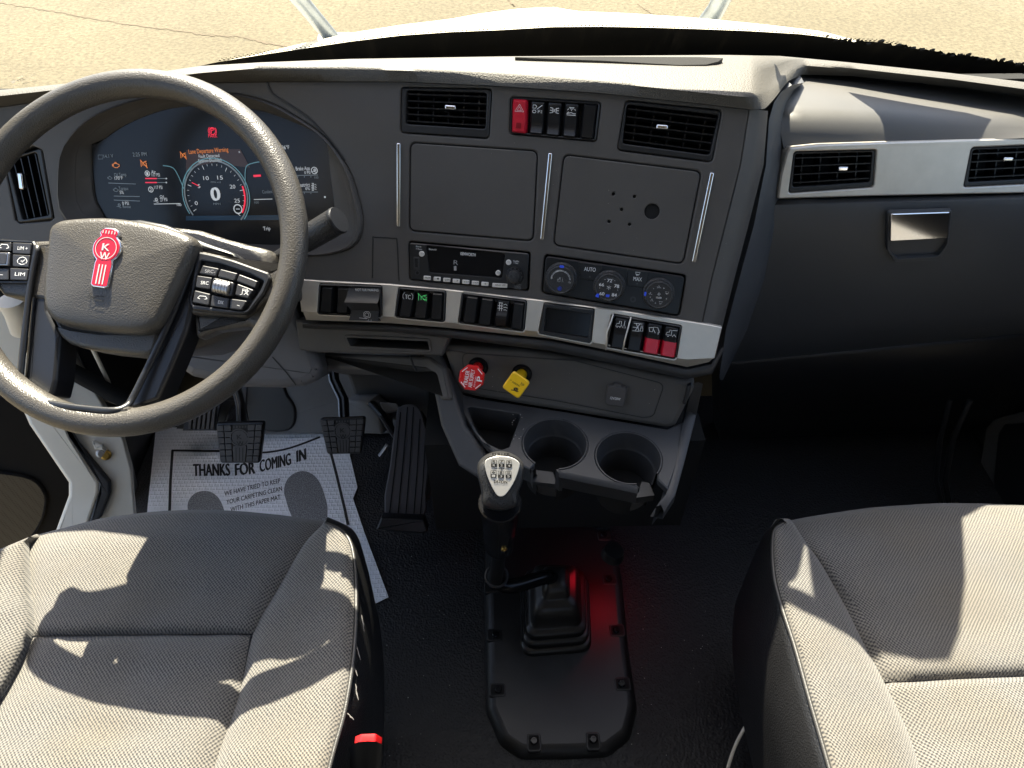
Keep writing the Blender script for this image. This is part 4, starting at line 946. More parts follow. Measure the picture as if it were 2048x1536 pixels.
# ------------------------------------------------------------------ radio
def radio():
    F = Fr(FP.w(0, 0, -.0015), FP.N, FP.U)
    t = thing('radio', 'black truck radio with white buttons and a knob, reading KENWORTH, below the plain dash cover', 'radio', FP.w(*FP.p(940, 530)))
    b = MB(); p = rnd(inset(ccw(F.pl(RAD)), .0020), .003)
    wq = [(853, 490), (1011, 507), (1005, 555), (860, 544)]
    b.plate(F, p, [(rnd(F.pl(wq), .003), .0016, 'gloss_black')], .003, .03, 'black', .0012)
    b.text(F, 'KENWORTH', (921, 510), (951, 513), 6.0, .0016, 'print_white', .02); b.text(F, 'Bluetooth', (858, 500), (873, 501), 3.6, .0016, 'print_white', .01)
    b.text(F, 'R', (907, 529), (916, 530), 9, .0016, 'print_grey'); b.text(F, '1', (908, 541), (913, 541), 9, .0016, 'print_grey')
    b.text(F, 'Back', (832, 494), (843, 495), 3, .0034, 'print_white'); b.text(F, '+ Pause', (832, 499), (844, 500), 3, .0034, 'print_white')
    b.text(F, 'Audio', (1026, 523), (1038, 524), 3, .0034, 'print_white'); b.text(F, '+ Set', (1027, 527), (1036, 528), 3, .0034, 'print_white')
    for i, s in enumerate(('PUSH', 'SCROLL', 'ENTER')): b.text(F, s, (1029, 570 + i * 4), (1042, 571 + i * 4), 3, .0034, 'print_grey')
    b.build('faceplate', t)
    for i, (x, y, wd, s) in enumerate([(856, 555, 14, 'MODE'), (876, 557, 14, '1'), (895, 559, 14, '2 RPT'), (914, 561, 14, '3'), (933, 563, 14, '4 SCN'), (952, 565, 14, '5 RDM'), (971, 567, 14, '6'), (1001, 570, 30, 'MENU  LIST')]):
        b = MB(); q = [(x - wd / 2, y - 4 - wd * .03), (x + wd / 2, y - 4 + wd * .03), (x + wd / 2 - .5, y + 4 + wd * .03), (x - wd / 2 - .5, y + 4 - wd * .03)]
        b.prism(F, rnd(F.pl(q), .001), .002, .0052, 'btn_white', .0008); W = min(wd * .7, 3.2 * len(s)); b.text(F, s, (x - W / 2, y + 2), (x + W / 2, y + 2), 3.5, .0054, 'print_black'); b.build('button', t)
    for x, y, r, s in ((845, 507, 5.4, 'o'), (1018, 524, 5.4, 'SRC'), (997, 545, 5.2, 'DISP')):
        b = MB(); fr = F.sub(*F.p(x, y)); k = F.scale(x, y) * r; b.lathe(fr, [(k, .001), (k, .0042), (k * .85, .005)], 'btn_white', 24); b.text(F, s, (x - 3, y + 1.5), (x + 3, y + 1.8), 3, .0053, 'print_grey'); b.build('round_button', t)
    b = MB(); fr = F.sub(*F.p(1030, 551)); k = F.scale(1030, 551)
    b.lathe(fr, [(k * 18, .002), (k * 17.5, .005), (k * 15, .006)], 'switch', 40)
    for a in range(12):
        A = R(a * 30); b.box(fr.w(k * 14.5 * math.cos(A), k * 14.5 * math.sin(A), .008), (.0022, .0022, .0022), 'key', Matrix((fr.U, fr.V, fr.N)).transposed() @ Matrix.Rotation(A, 3, 'Z'))
    b.lathe(fr, [(k * 13, .005), (k * 12.5, .013), (k * 11, .0155), (k * 9, .0162), (.0005, .0156)], 'knob_body', 40); b.build('knob', t)
    b = MB(); b.prism(F, rnd(F.pl([(828, 513), (840, 514), (840, 539), (829, 538)]), .001), .002, .0036, 'key', .0005); b.prism(F, F.pl([(831, 516), (837, 517), (837, 534), (832, 533)]), .003, .0039, 'void'); b.build('usb_slot', t)
    b = MB(); fr = F.sub(*F.p(836, 545)); b.ring2(fr, 0, 0, .0022, .0036, .0036, 'key'); b.ring2(fr, 0, 0, 0, .0021, .0034, 'void', n=16); b.build('audio_jack', t)
radio()

def climate():
    F = Fr(FP.w(0, 0, -.001), FP.N, FP.U)
    t = thing('climate_control', 'black heater panel with three round dials numbered 60 to 84, right of the radio', 'climate control', FP.w(*FP.p(1225, 570)))
    b = MB(); p = rnd(inset(ccw(F.pl(CLI)), .002), .006); b.prism(F, p, -.02, .003, 'switch', .0015)
    u, v = F.p(1266, 598); b.ring2(F, u, v, .002, .0042, .0034, 'key'); b.build('panel', t)
    for i, (x, y) in enumerate(((1122, 560), (1218, 575), (1317, 590))):
        fr = F.sub(*F.p(x, y - 2, .008)); k = F.scale(x, y); b = MB()
        b.lathe(fr, [(k * 33, .002), (k * 31.5, .0052), (k * 29.5, .006), (k * 28.5, .014), (k * 27.5, .0165), (k * 25.5, .0172), (k * 24.5, .0165)], 'knob_body', 56)
        b.lathe(fr, [(k * 24.5, .0165), (k * 23.8, .0162), (0.0003, .0162)], 'dial_face', 56)
        for a in range(40):
            A = R(a * 9); b.box(fr.w(k * 28.6 * math.cos(A), k * 28.6 * math.sin(A), .011), (.0012, .0010, .008), 'knob_body', Matrix((fr.U, fr.V, fr.N)).transposed() @ Matrix.Rotation(A, 3, 'Z'))
        H = .0165; rr = lambda q: k * q
        if i == 0:
            b.ring2(fr, 0, 0, rr(17), rr(20), H, 'print_white', 5, 170); b.ring2(fr, rr(-18), rr(2), .0, rr(2), H, 'print_white', n=10); icon(b, fr, 'truck', (0, 0), rr(13), rr(11), H, 'print_white', .0009); icon(b, fr, 'fan', (rr(18), rr(-3)), rr(7), rr(7), H, 'print_white', .0006)
            b.ring2(fr, 0, rr(-17), 0, rr(4.5), H, 'blue_mark', n=14); b.prism(fr, rnd([(-.003, rr(24)), (.003, rr(24)), (.003, rr(29)), (-.003, rr(29))], .0008), .0168, .0182, 'blue_mark', .0004)
        elif i == 1:
            for s, a in (('60', 222), ('66', 155), ('72', 90), ('78', 25), ('84', -42)): b.textuv(fr, s, (rr(16.5) * math.cos(R(a)), rr(16.5) * math.sin(R(a)) - rr(2.5)), rr(9.5), rr(6.5), H, 'print_white', 0, .02)
            for a in (188, 170, 122, 108, 72, 58, 8, -10): b.ring2(fr, rr(18) * math.cos(R(a)), rr(18) * math.sin(R(a)), 0, rr(1), H, 'print_white', n=8)
            icon(b, fr, 'snow', (0, 0), rr(9), rr(9), H, 'print_white', .0009); b.prism(fr, rnd([(rr(-4), rr(-19)), (rr(3), rr(-19)), (rr(3), rr(-14)), (rr(-4), rr(-14))], .0005), .0163, .0166, 'blue_mark')
            b.prism(fr, rnd([(rr(-25), rr(-20)), (rr(-18), rr(-22)), (rr(-17), rr(-15)), (rr(-22), rr(-14))], .0006), .0168, .0180, 'blue_mark')
        else:
            for a, ic in ((175, 'face'), (95, 'face'), (20, 'demist'), (-70, 'demist'), (225, 'face')): icon(b, fr, ic, (rr(16.5) * math.cos(R(a)), rr(16.5) * math.sin(R(a))), rr(8.5), rr(7), H, 'print_white', .0007)
            for a in (135, 62, -20, 200, -105): b.ring2(fr, rr(17) * math.cos(R(a)), rr(17) * math.sin(R(a)), 0, rr(1.2), H, 'print_white', n=8)
            icon(b, fr, 'fan', (0, rr(2)), rr(7), rr(7), H, 'print_white', .0007); b.line(fr, [(rr(-5), rr(-4)), (rr(6), rr(-4))], .001, H, 'print_white'); b.line(fr, [(rr(-5), rr(-6)), (rr(6), rr(-6))], .001, H, 'print_white')
            b.prism(fr, rnd([(rr(-29), rr(-4)), (rr(-25), rr(-4)), (rr(-25), rr(4)), (rr(-29), rr(4))], .0006), .0168, .0180, 'blue_mark')
        b.build('dial', t, smooth=35, label=('fan speed dial', 'temperature dial numbered 60 to 84', 'air direction dial')[i])
    for q, s in (([(1157, 523), (1204, 530), (1199, 561), (1160, 556)], 'AUTO'), ([(1254, 536), (1297, 543), (1292, 575), (1254, 570)], 'MAX')):
        b = MB(); b.prism(F, rnd(F.pl(q), .002), .002, .0046, 'switch', .0008); x = sum(p[0] for p in q) / 4; y = sum(p[1] for p in q) / 4
        if s == 'AUTO': b.text(F, s, (x - 12, y - 1), (x + 11, y + 1), 8, .0049, 'print_white', .01)
        else: b.text(F, s, (x - 8, y + 5), (x + 9, y + 7), 8, .0049, 'print_white', .01); icon(b, F, 'demist', F.p(x + 1, y - 9), .008, .006, .0049, 'print_white', .0006)
        u, v = F.p(x, y + 10); b.ring2(F, u, v, 0, .0014, .0049, 'key', n=10); b.build('push_button', t)
climate()

# ------------------------------------------------------------------ air brake knobs
def brake_knobs():
    F = FC
    def base(t, x, y, mat, tipx, tipy, hgt):
        O = F.w(*F.p(x, y)); fr = Fr(O, F.N, F.U)
        b = MB(); b.lathe(fr, [(.0155, 0), (.0155, .003), (.0135, .006), (.0105, .0065), (.010, .004)], 'gloss_black', 32); b.build('collar', t)
        tip = atz(tipx, tipy, O.z + hgt); ax = (tip - O).normalized(); st = Fr(O + ax * .002, ax, F.U); L = (tip - O).length
        b = MB(); b.lathe(st, [(.0085, 0), (.0085, L * .75), (.012, L * .95)], mat, 24); b.build('stem', t)
        return tip, ax
    t = thing('trailer_air_knob', 'red octagonal pull knob reading TRAILER AIR SUPPLY on the console face', 'knob', F.w(*F.p(958, 735)), 'air brake valve knobs')
    tip, ax = base(t, 957, 733, 'red_knob', 943, 756, .022)
    kf = Fr(tip, (ax * .35 + (CAM - tip).normalized() * .8).normalized(), F.U); k = kf.scale(943, 756)
    c = kf.p(943, 756, .006); b = MB(); b.prism(kf, circ(c[0], c[1], k * 27, 8, R(22.5)), -.004, .006, 'red_knob', .0022)
    X = .0064
    for i, (s, dx, w_, hh) in enumerate((('TRAILER', -10, 30, 8), ('AIR SUPPLY', 0, 36, 8))): b.textuv(kf, s, (c[0] + k * dx, c[1] - k * 1), k * w_, k * hh, X, 'print_white', R(86), .02)
    b.textuv(kf, 'PUSH TO SUPPLY', (c[0] + k * 8, c[1] - k * 6), k * 22, k * 3, X, 'print_white', R(86)); b.textuv(kf, 'P', (c[0] + k * 16, c[1]), k * 9, k * 11, X, 'print_white', R(86), .03)
    for a in (45, 135, 225, 315): b.line(kf, [(c[0] + k * 22.5 * math.cos(R(a + d)), c[1] + k * 22.5 * math.sin(R(a + d))) for d in (-18, 18)], .0012, X, 'print_white')
    b.build('knob_head', t, smooth=30)
    t = thing('parking_brake_knob', 'yellow square pull knob for the parking brake on the console face', 'knob', F.w(*F.p(1044, 745)), 'air brake valve knobs')
    tip, ax = base(t, 1044, 747, 'yellow_knob', 1032, 769, .022)
    kf = Fr(tip, (ax * .35 + (CAM - tip).normalized() * .8).normalized(), F.U); k = kf.scale(1032, 769); c = kf.p(1032, 770, .006)
    b = MB(); a = R(17); sq = [(c[0] + k * 29 * math.cos(a + i * math.pi / 2), c[1] + k * 29 * math.sin(a + i * math.pi / 2)) for i in range(4)]
    b.prism(kf, rnd(sq, .005, 6), -.004, .006, 'yellow_knob', .002)
    b.textuv(kf, 'PARKING', (c[0], c[1] + k * 2), k * 17, k * 4, X, 'print_black', R(-22)); b.textuv(kf, 'VP', (c[0] + k * 12, c[1] + k * 3), k * 8, k * 6, X, 'print_black', R(-40)); icon(b, kf, 'roll', (c[0] - k * 1, c[1] - k * 9), k * 15, k * 8, X, 'print_black', .0012)
    b.textuv(kf, 'x', (c[0] - k * 11, c[1] + k * 9), k * 3, k * 3, X, 'print_black'); b.build('knob_head', t, smooth=30)
brake_knobs()

# ------------------------------------------------------------------ steering wheel
def steering_wheel():
    t = thing('steering_wheel', 'large round black steering wheel with a red emblem on its hub', 'steering wheel', WH.O)
    W = WH; r0 = .0166; Rm = .2285 - r0
    b = MB(); n = 120; pts = [W.w(Rm * math.cos(2 * math.pi * i / n), Rm * math.sin(2 * math.pi * i / n), 0) for i in range(n)]
    rr = [r0 * (1 - .05 * max(0, math.cos(2 * (2 * math.pi * i / n))) ** 6) for i in range(n)]
    b.tube(pts, rr, 'wheel_skin', 20, True, 1.08, W.N); b.build('rim', t, smooth=180)
    hc = .012   # hub cover height
    cov = [(88, 480), (92, 455), (104, 441), (126, 434), (195, 430), (262, 436), (325, 449), (368, 464), (384, 478), (383, 500), (366, 540), (326, 626), (312, 648), (292, 660), (262, 665), (206, 662), (130, 652), (100, 640), (82, 615), (79, 570)]
    b = MB(); p = smooth(W.pl(cov, hc), 3); p = ccw(p)
    rs = [[W.w(u, v, hc - .050) for u, v in inset(p, .012)], [W.w(u, v, hc - .034) for u, v in inset(p, .002)], [W.w(u, v, hc - .018) for u, v in p], [W.w(u, v, hc - .008) for u, v in inset(p, .0012)], [W.w(u, v, hc - .002) for u, v in inset(p, .005)], [W.w(u, v, hc) for u, v in inset(p, .010)]]
    c = V3((sum(q[0] for q in p) / len(p), sum(q[1] for q in p) / len(p)))
    for s, h in ((.8, .0015), (.55, .0035), (.3, .0048), (.04, .0052)): rs.append([W.w(*(c + (V3(q) - c) * s), hc + h) for q in inset(p, .010)])
    b.rings(rs, 'wheel_skin', True, True, True); b.build('hub_cover', t, smooth=70)
    # lower hub base behind / below the cover
    b = MB(); hb = [(84, 600), (100, 640), (206, 662), (300, 655), (330, 622), (318, 690), (300, 711), (240, 706), (165, 696), (120, 672)]
    b.prism(W, smooth(W.pl(hb, -.018), 2), -.06, -.014, 'wheel_skin', .006); 
    b.prism(W, smooth(W.pl([(240, 440), (330, 448), (395, 478), (432, 492), (470, 506), (468, 520), (395, 505), (382, 560), (330, 560), (250, 500)], -.016), 2), -.05, -.014, 'spoke', .006); b.build('hub_base', t)
    # emblem
    hp = hc + .0052; E = Fr(W.w(0, 0, hp), W.N, W.U); cx, cy = E.p(216, 498); k = E.scale(216, 498); b = MB()
    tilt = math.radians(-6)
    A = V3(E.p(203, 567)); Bq = V3(E.p(223, 465)); ay = (Bq - A).normalized(); ax = V3((ay.y, -ay.x))
    P = lambda x, y: tuple(V3((cx, cy)) + ax * (x * k) + ay * (y * k))
    out = []
    for a in range(-62, 243, 8): out.append((28.5 * math.cos(R(a)), 28.5 * math.sin(R(a))))
    # crown on top and tail below
    body = [q for q in out if not (abs(q[0]) < 17 and q[1] > 15)]
    right = sorted([q for q in body if q[0] >= 0], key=lambda q: q[1]); left = sorted([q for q in body if q[0] < 0], key=lambda q: -q[1])
    shape = [(18, -72), (18.5, -30)] + [q for q in right if q[1] > -24] + [(17, 24), (19.5, 28), (17, 36), (8, 40), (-8, 40), (-17, 36), (-19.5, 28), (-17, 24)] + [q for q in left if q[1] > -24] + [(-18.5, -30), (-18, -72), (-12, -76), (12, -76)]
    b.prism(E, [P(*q) for q in shape], -.004, .0030, 'chrome', .0012); b.prism(E, inset(ccw([P(*q) for q in shape]), .0014), .002, .0034, 'emblem_red', .0005); eo = b.build('emblem', t, label='red enamel hub emblem reading KW')
    b = MB(); u, v = P(0, 0); b.ring2(E, u, v, k * 21, k * 23, .0039, 'emblem_red', n=40); b.ring2(E, u, v, k * 20, k * 21.3, .0040, 'badge', n=40)
    rot = math.atan2(ax.y, ax.x)
    b.textuv(E, 'K', P(0, 2), k * 15, k * 14, .0040, 'badge', rot, .02); b.textuv(E, 'W', P(0, -15), k * 19, k * 14, .0040, 'badge', rot, .02)
    for x in (-6.5, 0, 6.5): b.line(E, [P(x, -32), P(x, -70)], .0016, .0040, 'badge')
    for x in (-12, -6, 0, 6, 12): b.line(E, [P(x, 28), P(x, 34)], .0012, .0040, 'badge')
    b.build('lettering', eo)
    b = MB(); icon(b, W, 'horn', W.p(193, 592, hc + .0045), .020, .011, hc + .0050, 'print_black', .0012); b.build('horn_mark', t)
    # spokes: two side arms, two lower arms
    b = MB(); b.prism(W, rnd(W.pl([(70, 500), (92, 505), (96, 620), (120, 672), (112, 760), (104, 792), (58, 795), (44, 775), (56, 640)], -.012), .004), -.045, -.012, 'spoke', .005); b.build('lower_spoke', t)
    b = MB(); b.prism(W, rnd(W.pl([(394, 508), (384, 620), (374, 660), (350, 720), (316, 800), (270, 818), (248, 816), (326, 640), (380, 515)], -.012), .004), -.045, -.012, 'spoke', .005); b.build('lower_spoke', t)
    b = MB(); b.prism(W, rnd(W.pl([(384, 622), (488, 630), (527, 584), (545, 560), (566, 600), (520, 660), (498, 652), (430, 660), (390, 678)], -.020), .006), -.04, -.020, 'wheel_skin', .008)
    b.prism(W, rnd(W.pl([(386, 498), (470, 516), (540, 540), (580, 515), (585, 590), (535, 600), (490, 634), (380, 628)], -.012), .006), -.045, -.010, 'wheel_skin', .006); b.build('side_spoke', t)
    b = MB(); m_ = [(-u, v) for u, v in W.pl([(386, 498), (470, 516), (540, 540), (580, 515), (585, 575), (535, 598), (490, 634), (380, 628)], -.012)]
    b.prism(W, rnd(ccw(m_), .006), -.045, -.010, 'wheel_skin', .006); b.build('side_spoke', t)
    # lower trim frame of brushed metal
    b = MB(); fp = smooth([tuple(W.w(*W.p(x, y, h), h)) for x, y, h in ((76, 492, -.006), (62, 560, -.006), (50, 660, -.006), (40, 760, -.006), (40, 782, -.006), (54, 796, .004), (110, 809, .012), (180, 818, .012), (228, 821, .012), (250, 814, .006), (266, 794, -.002), (310, 704, -.006), (350, 616, -.006), (380, 540, -.006), (392, 508, -.006))], 4, False)
    b.tube(fp, .0042, 'spoke', 10, False, .8, W.N); b.build('spoke_trim', t, smooth=180)
    b = MB(); lb = W.pl([(50, 792), (76, 804), (110, 810), (180, 819), (228, 822), (254, 812), (258, 822), (236, 834), (180, 832), (100, 820), (52, 806)], .012)
    b.prism(W, rnd(lb, .002), -.022, .012, 'wheel_skin', .004); b.build('lower_bar', t)
    # switch pods
    hpod = -.004
    pod = [(392, 502), (430, 510), (466, 520), (536, 545), (541, 556), (527, 588), (502, 618), (488, 628), (440, 626), (384, 620), (378, 606)]
    b = MB(); p = rnd(W.pl(pod, hpod), .004); q = rnd(W.pl([(402, 521), (440, 527), (500, 547), (528, 562), (520, 580), (494, 620), (480, 622), (386, 609), (384, 600)], hpod), .003)
    b.plate(W, p, [(q, .006, 'void')], hpod, .012, 'spoke', .002); po = b.build('switch_pod', t)
    z2 = lambda x, y: (x / 3.0726, 400 + y / 3.0726)
    keys = [([(1250, 402), (1352, 422), (1332, 474), (1226, 455)], 'SRC-', 'print_grey'), ([(1358, 424), (1466, 452), (1448, 498), (1340, 476)], '', None), ([(1473, 456), (1590, 500), (1574, 546), (1456, 502)], '', None),
            ([(1216, 464), (1310, 478), (1297, 554), (1202, 540)], 'SRC', 'print_white'), ([(1462, 514), (1566, 554), (1530, 610), (1446, 586)], 'mute', 'print_white'),
            ([(1200, 554), (1298, 578), (1290, 652), (1186, 632)], 'phone', 'print_white'), ([(1305, 584), (1414, 606), (1405, 670), (1296, 655)], 'DX', 'print_white'), ([(1421, 606), (1526, 620), (1490, 680), (1412, 672)], '-', 'print_white')]
    for q, s, m in keys:
        q = [z2(*a) for a in q]; b = MB(); b.prism(W, rnd(inset(ccw(W.pl(q, hpod)), .0004), .0012), hpod - .006, hpod + .0022, 'key', .0012)
        x = sum(a[0] for a in q) / 4; y = sum(a[1] for a in q) / 4; H = hpod + .0025
        if s in ICON: icon(b, W, s, W.p(x, y, H), .012, .009, H, m, .0007)
        elif s: b.text(W, s, (x - 2.6 * len(s), y + 2.5), (x + 2.6 * len(s), y + 4), 6.5, H, m, .01)
        b.build('key', po)
    b = MB(); q = [z2(*a) for a in ((1318, 480), (1445, 512), (1428, 596), (1304, 566))]; b.plate(W, rnd(W.pl(q, hpod), .003), [(rnd(W.pl([z2(*a) for a in ((1330, 494), (1432, 520), (1416, 582), (1318, 560))], hpod), .002), .006, 'void')], hpod + .004, .009, 'key', .001); b.build('wheel_bezel', po)
    b = MB(); A = W.w(*W.p(*z2(1322, 530), hpod), hpod); Bq = W.w(*W.p(*z2(1424, 552), hpod), hpod); d = (Bq - A)
    b.tube([A + d * s for s in (0, .06, .94, 1)], [.007, .0088, .0088, .007], 'trim_metal', 18)
    for s in (.18, .36, .54, .72, .88): b.tube([A + d * (s - .02), A + d * (s + .02)], [.0094, .0094], 'steel', 18)
    b.build('scroll_wheel', po)
    pod = [(-40, 484), (0, 478), (66, 482), (72, 490), (62, 560), (54, 566), (-20, 566), (-44, 540)]
    b = MB(); b.plate(W, rnd(W.pl(pod, hpod), .004), [(rnd(W.pl([(-36, 487), (0, 483), (64, 486), (56, 562), (-17, 562), (-40, 537)], hpod), .002), .006, 'void')], hpod, .012, 'spoke', .002); po = b.build('switch_pod', t)
    for q, s in (([(27, 485), (66, 487), (63, 510), (27, 508)], 'LIM +'), ([(27, 509), (63, 511), (60, 536), (27, 534)], 'cruise'), ([(22, 536), (60, 538), (57, 562), (22, 561)], 'LIM'), ([(-34, 488), (25, 485), (25, 503), (-36, 502)], 'phone'), ([(-38, 537), (20, 537), (20, 561), (-16, 561)], '-')):
        b = MB(); b.prism(W, rnd(inset(ccw(W.pl(q, hpod)), .0004), .0012), hpod - .006, hpod + .0022, 'key', .0010); x = sum(a[0] for a in q) / 4; y = sum(a[1] for a in q) / 4; H = hpod + .0025
        if s in ICON: icon(b, W, s, W.p(x if x > 20 else 8, y, H), .013, .012, H, 'print_white', .0009)
        else: b.text(W, s, (x - 11, y + 2), (x + 9, y + 3), 7, H, 'print_white', .01)
        b.build('key', po)
    b = MB(); b.prism(W, rnd(W.pl([(-36, 505), (24, 506), (22, 533), (-38, 532)], hpod), .002), hpod - .006, hpod + .004, 'trim_metal', .0015); b.prism(W, rnd(W.pl([(-34, 508), (19, 509), (17, 530), (-36, 529)], hpod), .002), hpod, hpod + .0046, 'key', .0004); b.build('key', po)
steering_wheel()

def column():
    W = WH; t = thing('steering_column', 'dark grey plastic steering column cover below the wheel, with a stalk on its right', 'steering column', W.w(0, -.02, -.10))
    # shroud: boxy cover running from the hub down and forward
    top = [(150, 520), (330, 452), (455, 478), (500, 490), (540, 500), (548, 520), (540, 620), (420, 690), (330, 705), (170, 690), (140, 600)]
    a = smooth(W.pl(top, -.07), 2); rs = []
    p = ccw(a); c = V3((sum(q[0] for q in p) / len(p), sum(q[1] for q in p) / len(p)))
    for h, s in ((-.16, .9), (-.10, .98), (-.075, 1), (-.066, .97), (-.062, .88)): rs.append([W.w(*(c + (V3(q) - c) * s), h) for q in p])
    b = MB(); b.rings(rs, 'wheel_skin', True, True, True); b.build('column_cover', t, smooth=50)
    # lower column cover seen between wheel and pedals
    K = plane3(aty(450, 760, .80), aty(640, 765, .80), aty(560, 640, .86))
    b = MB(); K0 = K
    b.prism(K, rnd(K.pl([(300, 600), (520, 590), (580, 600), (620, 665), (645, 740), (634, 762), (606, 774), (560, 778), (480, 776), (380, 755), (330, 720)]), .012), -.13, 0, 'shroud', .016)
    b.groove(K, K.pl([(545, 714), (572, 744), (592, 770)]), .002, .0006, 'black'); b.groove(K, K.pl([(400, 680), (470, 665), (500, 692)]), .002, .0006, 'black'); b.build('lower_cover', t, smooth=50)
    b = MB(); K2 = plane3(aty(600, 700, .86), aty(650, 770, .84), aty(580, 640, .88))
    b.prism(K2, rnd(K2.pl([(560, 560), (612, 640), (662, 735), (640, 740), (644, 762), (600, 778), (560, 700)]), .006), -.10, -.004, 'black', .008); b.build('column_boot', t)
    # stalk
    b = MB(); A = aty(545, 520, .80); B_ = aty(612, 476, .795); C_ = aty(678, 438, .79)
    b.tube([aty(530, 528, .80), A, aty(590, 492, .797)], [.009, .0075, .0085], 'black', 16)
    b.tube([aty(590, 492, .797), aty(600, 486, .796), aty(610, 479, .796), aty(672, 443, .79)], [.009, .0150, .0165, .0172], 'knob_body', 28); so_ = b.build('stalk', t, smooth=50)
    ax = (C_ - B_).normalized(); fr = Fr(aty(672, 443, .79), ax, (0, 0, 1)); b = MB(); b.lathe(fr, [(.0172, 0), (.0176, .001), (.0176, .004), (.0165, .006), (.0005, .0066)], 'spoke', 28); b.build('stalk_cap', so_)
    fr = Fr(aty(598, 487, .796), ax, (0, 0, 1)); b = MB(); b.lathe(fr, [(.0150, 0), (.0168, .001), (.0168, .004), (.0158, .005)], 'silver', 28, cap1=False); b.build('stalk_ring', so_)
    b = MB(); b.tube([aty(560, 512, .79), aty(575, 500, .79), aty(596, 492, .79)], .006, 'black', 10); b.build('lever_root', t)
column()

# ------------------------------------------------------------------ pedals, footwell
def footwell():
    t = thing('firewall_cover', 'light grey moulded lining behind the pedals, under the dashboard', 'footwell lining', (-.25, 1.15, .1))
    K = plane3(aty(480, 868, 1.13), aty(760, 868, 1.13), aty(620, 700, 1.24)); b = MB()
    b.prism(K, rnd(K.pl([(470, 700), (800, 690), (860, 740), (830, 868), (760, 869), (700, 868), (510, 870), (494, 866), (470, 850)]), .008), -.05, 0, 'carpet_grey', .008); b.build('lining_panel', t)
    K2 = Fr(K.w(0, 0, .006), K.N, K.U); b = MB(); b.prism(K2, smooth(K2.pl([(505, 730), (560, 760), (575, 790), (590, 815), (590, 845), (575, 862), (540, 864), (500, 850), (490, 800)]), 3), -.02, 0, 'black', .005); b.build('dead_pedal', t, label='black rounded footrest moulding')
    b = MB(); K3 = plane3(aty(740, 800, 1.05), aty(860, 830, 1.0), aty(800, 870, 1.0)); b.prism(K3, rnd(K3.pl([(735, 805), (760, 832), (765, 870), (690, 866), (690, 800)]), .006), -.05, 0, 'carpet_grey', .006)
    b.build('lining_flap', t); b = MB()
    b.prism(K3, rnd(K3.pl([(862, 838), (905, 855), (930, 930), (900, 940), (868, 900)]), .006), -.05, 0, 'carpet_grey', .006); b.build('lining_flap', t)
    b = MB(); G = plane3(aty(380, 800, 1.14), aty(430, 805, 1.14), aty(400, 860, 1.10)); b.prism(G, G.pl([(372, 800), (470, 800), (440, 862), (352, 858)]), -.03, 0, 'black', .003); b.build('side_panel', t)
    t2 = thing('footrest_grille', 'small black ribbed footrest left of the clutch pedal, half hidden by the wheel rim', 'footrest', aty(400, 835, 1.08))
    G = plane3(aty(385, 820, 1.09), aty(430, 820, 1.09), aty(405, 855, 1.06))
    for i in range(6):
        b = MB(); x = 374 + i * 9; b.prism(G, rnd(G.pl([(x + 8, 812), (x + 14, 812), (x + 9, 858), (x + 3, 858)]), .001), -.004, .004, 'kick', .001); b.build('rib', t2)
    b = MB(); b.prism(G, G.pl([(374, 808), (440, 808), (428, 861), (364, 861)]), -.012, -.003, 'black', .002); b.build('footrest_plate', t2)
footwell()
def pedal(name, label, q, Y, armpx, top_arm):
    K = plane3(aty(q[0][0], q[0][1], Y), aty(q[1][0], q[1][1], Y), aty((q[2][0] + q[3][0]) / 2, (q[2][1] + q[3][1]) / 2, Y - .045))
    t = thing(name, label, 'pedal', K.O)
    b = MB(); b.prism(K, rnd(K.pl(q), .007), -.012, -.0008, 'black', .003)
    # raised tread blocks left and right of the emblem
    f = lambda s, u: quad_at(K, q, s, u)
    for j in range(6):
        for s0, s1 in ((.035, .165), (.18, .325), (.675, .82), (.835, .965)):
            u0 = .05 + j * .152; u1 = u0 + .134; b.prism(K, rnd([f(s0, u0), f(s1, u0), f(s1, u1), f(s0, u1)], .0012, 2), -.001, .0030, 'rubber', .0008)
    for j in (0, 4, 5):
        for s0, s1 in ((.315, .685),):
            if j == 0: continue
            pass
    b.prism(K, rnd([f(.34, .56), f(.66, .56), f(.64, .95), f(.36, .95)], .002, 2), -.001, .0020, 'rubber', .0006)
    c = f(.5, .36); w_ = math.hypot(*(V3(f(1, .4)) - V3(f(0, .4))))
    b.ring2(K, *c, w_ * .185, w_ * .215, .0028, 'rubber'); b.prism(K, circ(*c, w_ * .175, 28), -.001, .0018, 'rubber', .0005)
    b.textuv(K, 'K', (c[0], c[1] + w_ * .02), w_ * .11, w_ * .11, .0024, 'print_black', 0, .02); b.textuv(K, 'W', (c[0], c[1] - w_ * .13), w_ * .15, w_ * .11, .0024, 'print_black', 0, .02)
    for s in (.42, .5, .58): b.line(K, [f(s, .60), f(s, .93)], .0015, .0024, 'print_black')
    for s in (.32, .38, .44, .5, .56, .62, .68): b.line(K, [f(s, .07), f(s, .12)], .003, .0014, 'rubber')
    b.build('pedal_pad', t, smooth=30)
    b = MB(); pts = [aty(x, y, yy) for x, y, yy in armpx]; b.tube(pts, .014, 'black', 12, False, .55, V3((1, 0, 0))); b.build('pedal_arm', t)
    b = MB(); pts = [aty(x - top_arm, y, yy - .004) for x, y, yy in armpx]; b.tube(pts, .006, 'steel', 8, False, .6, V3((1, 0, 0))); b.build('arm_edge', t)
pedal('clutch_pedal', 'left black rubber pedal with a grid tread, half over the printed paper mat', [(431, 847), (529, 844), (519, 927), (440, 927)], .98, [(470, 740, 1.12), (476, 780, 1.08), (484, 812, 1.03), (486, 850, .99)], 9)
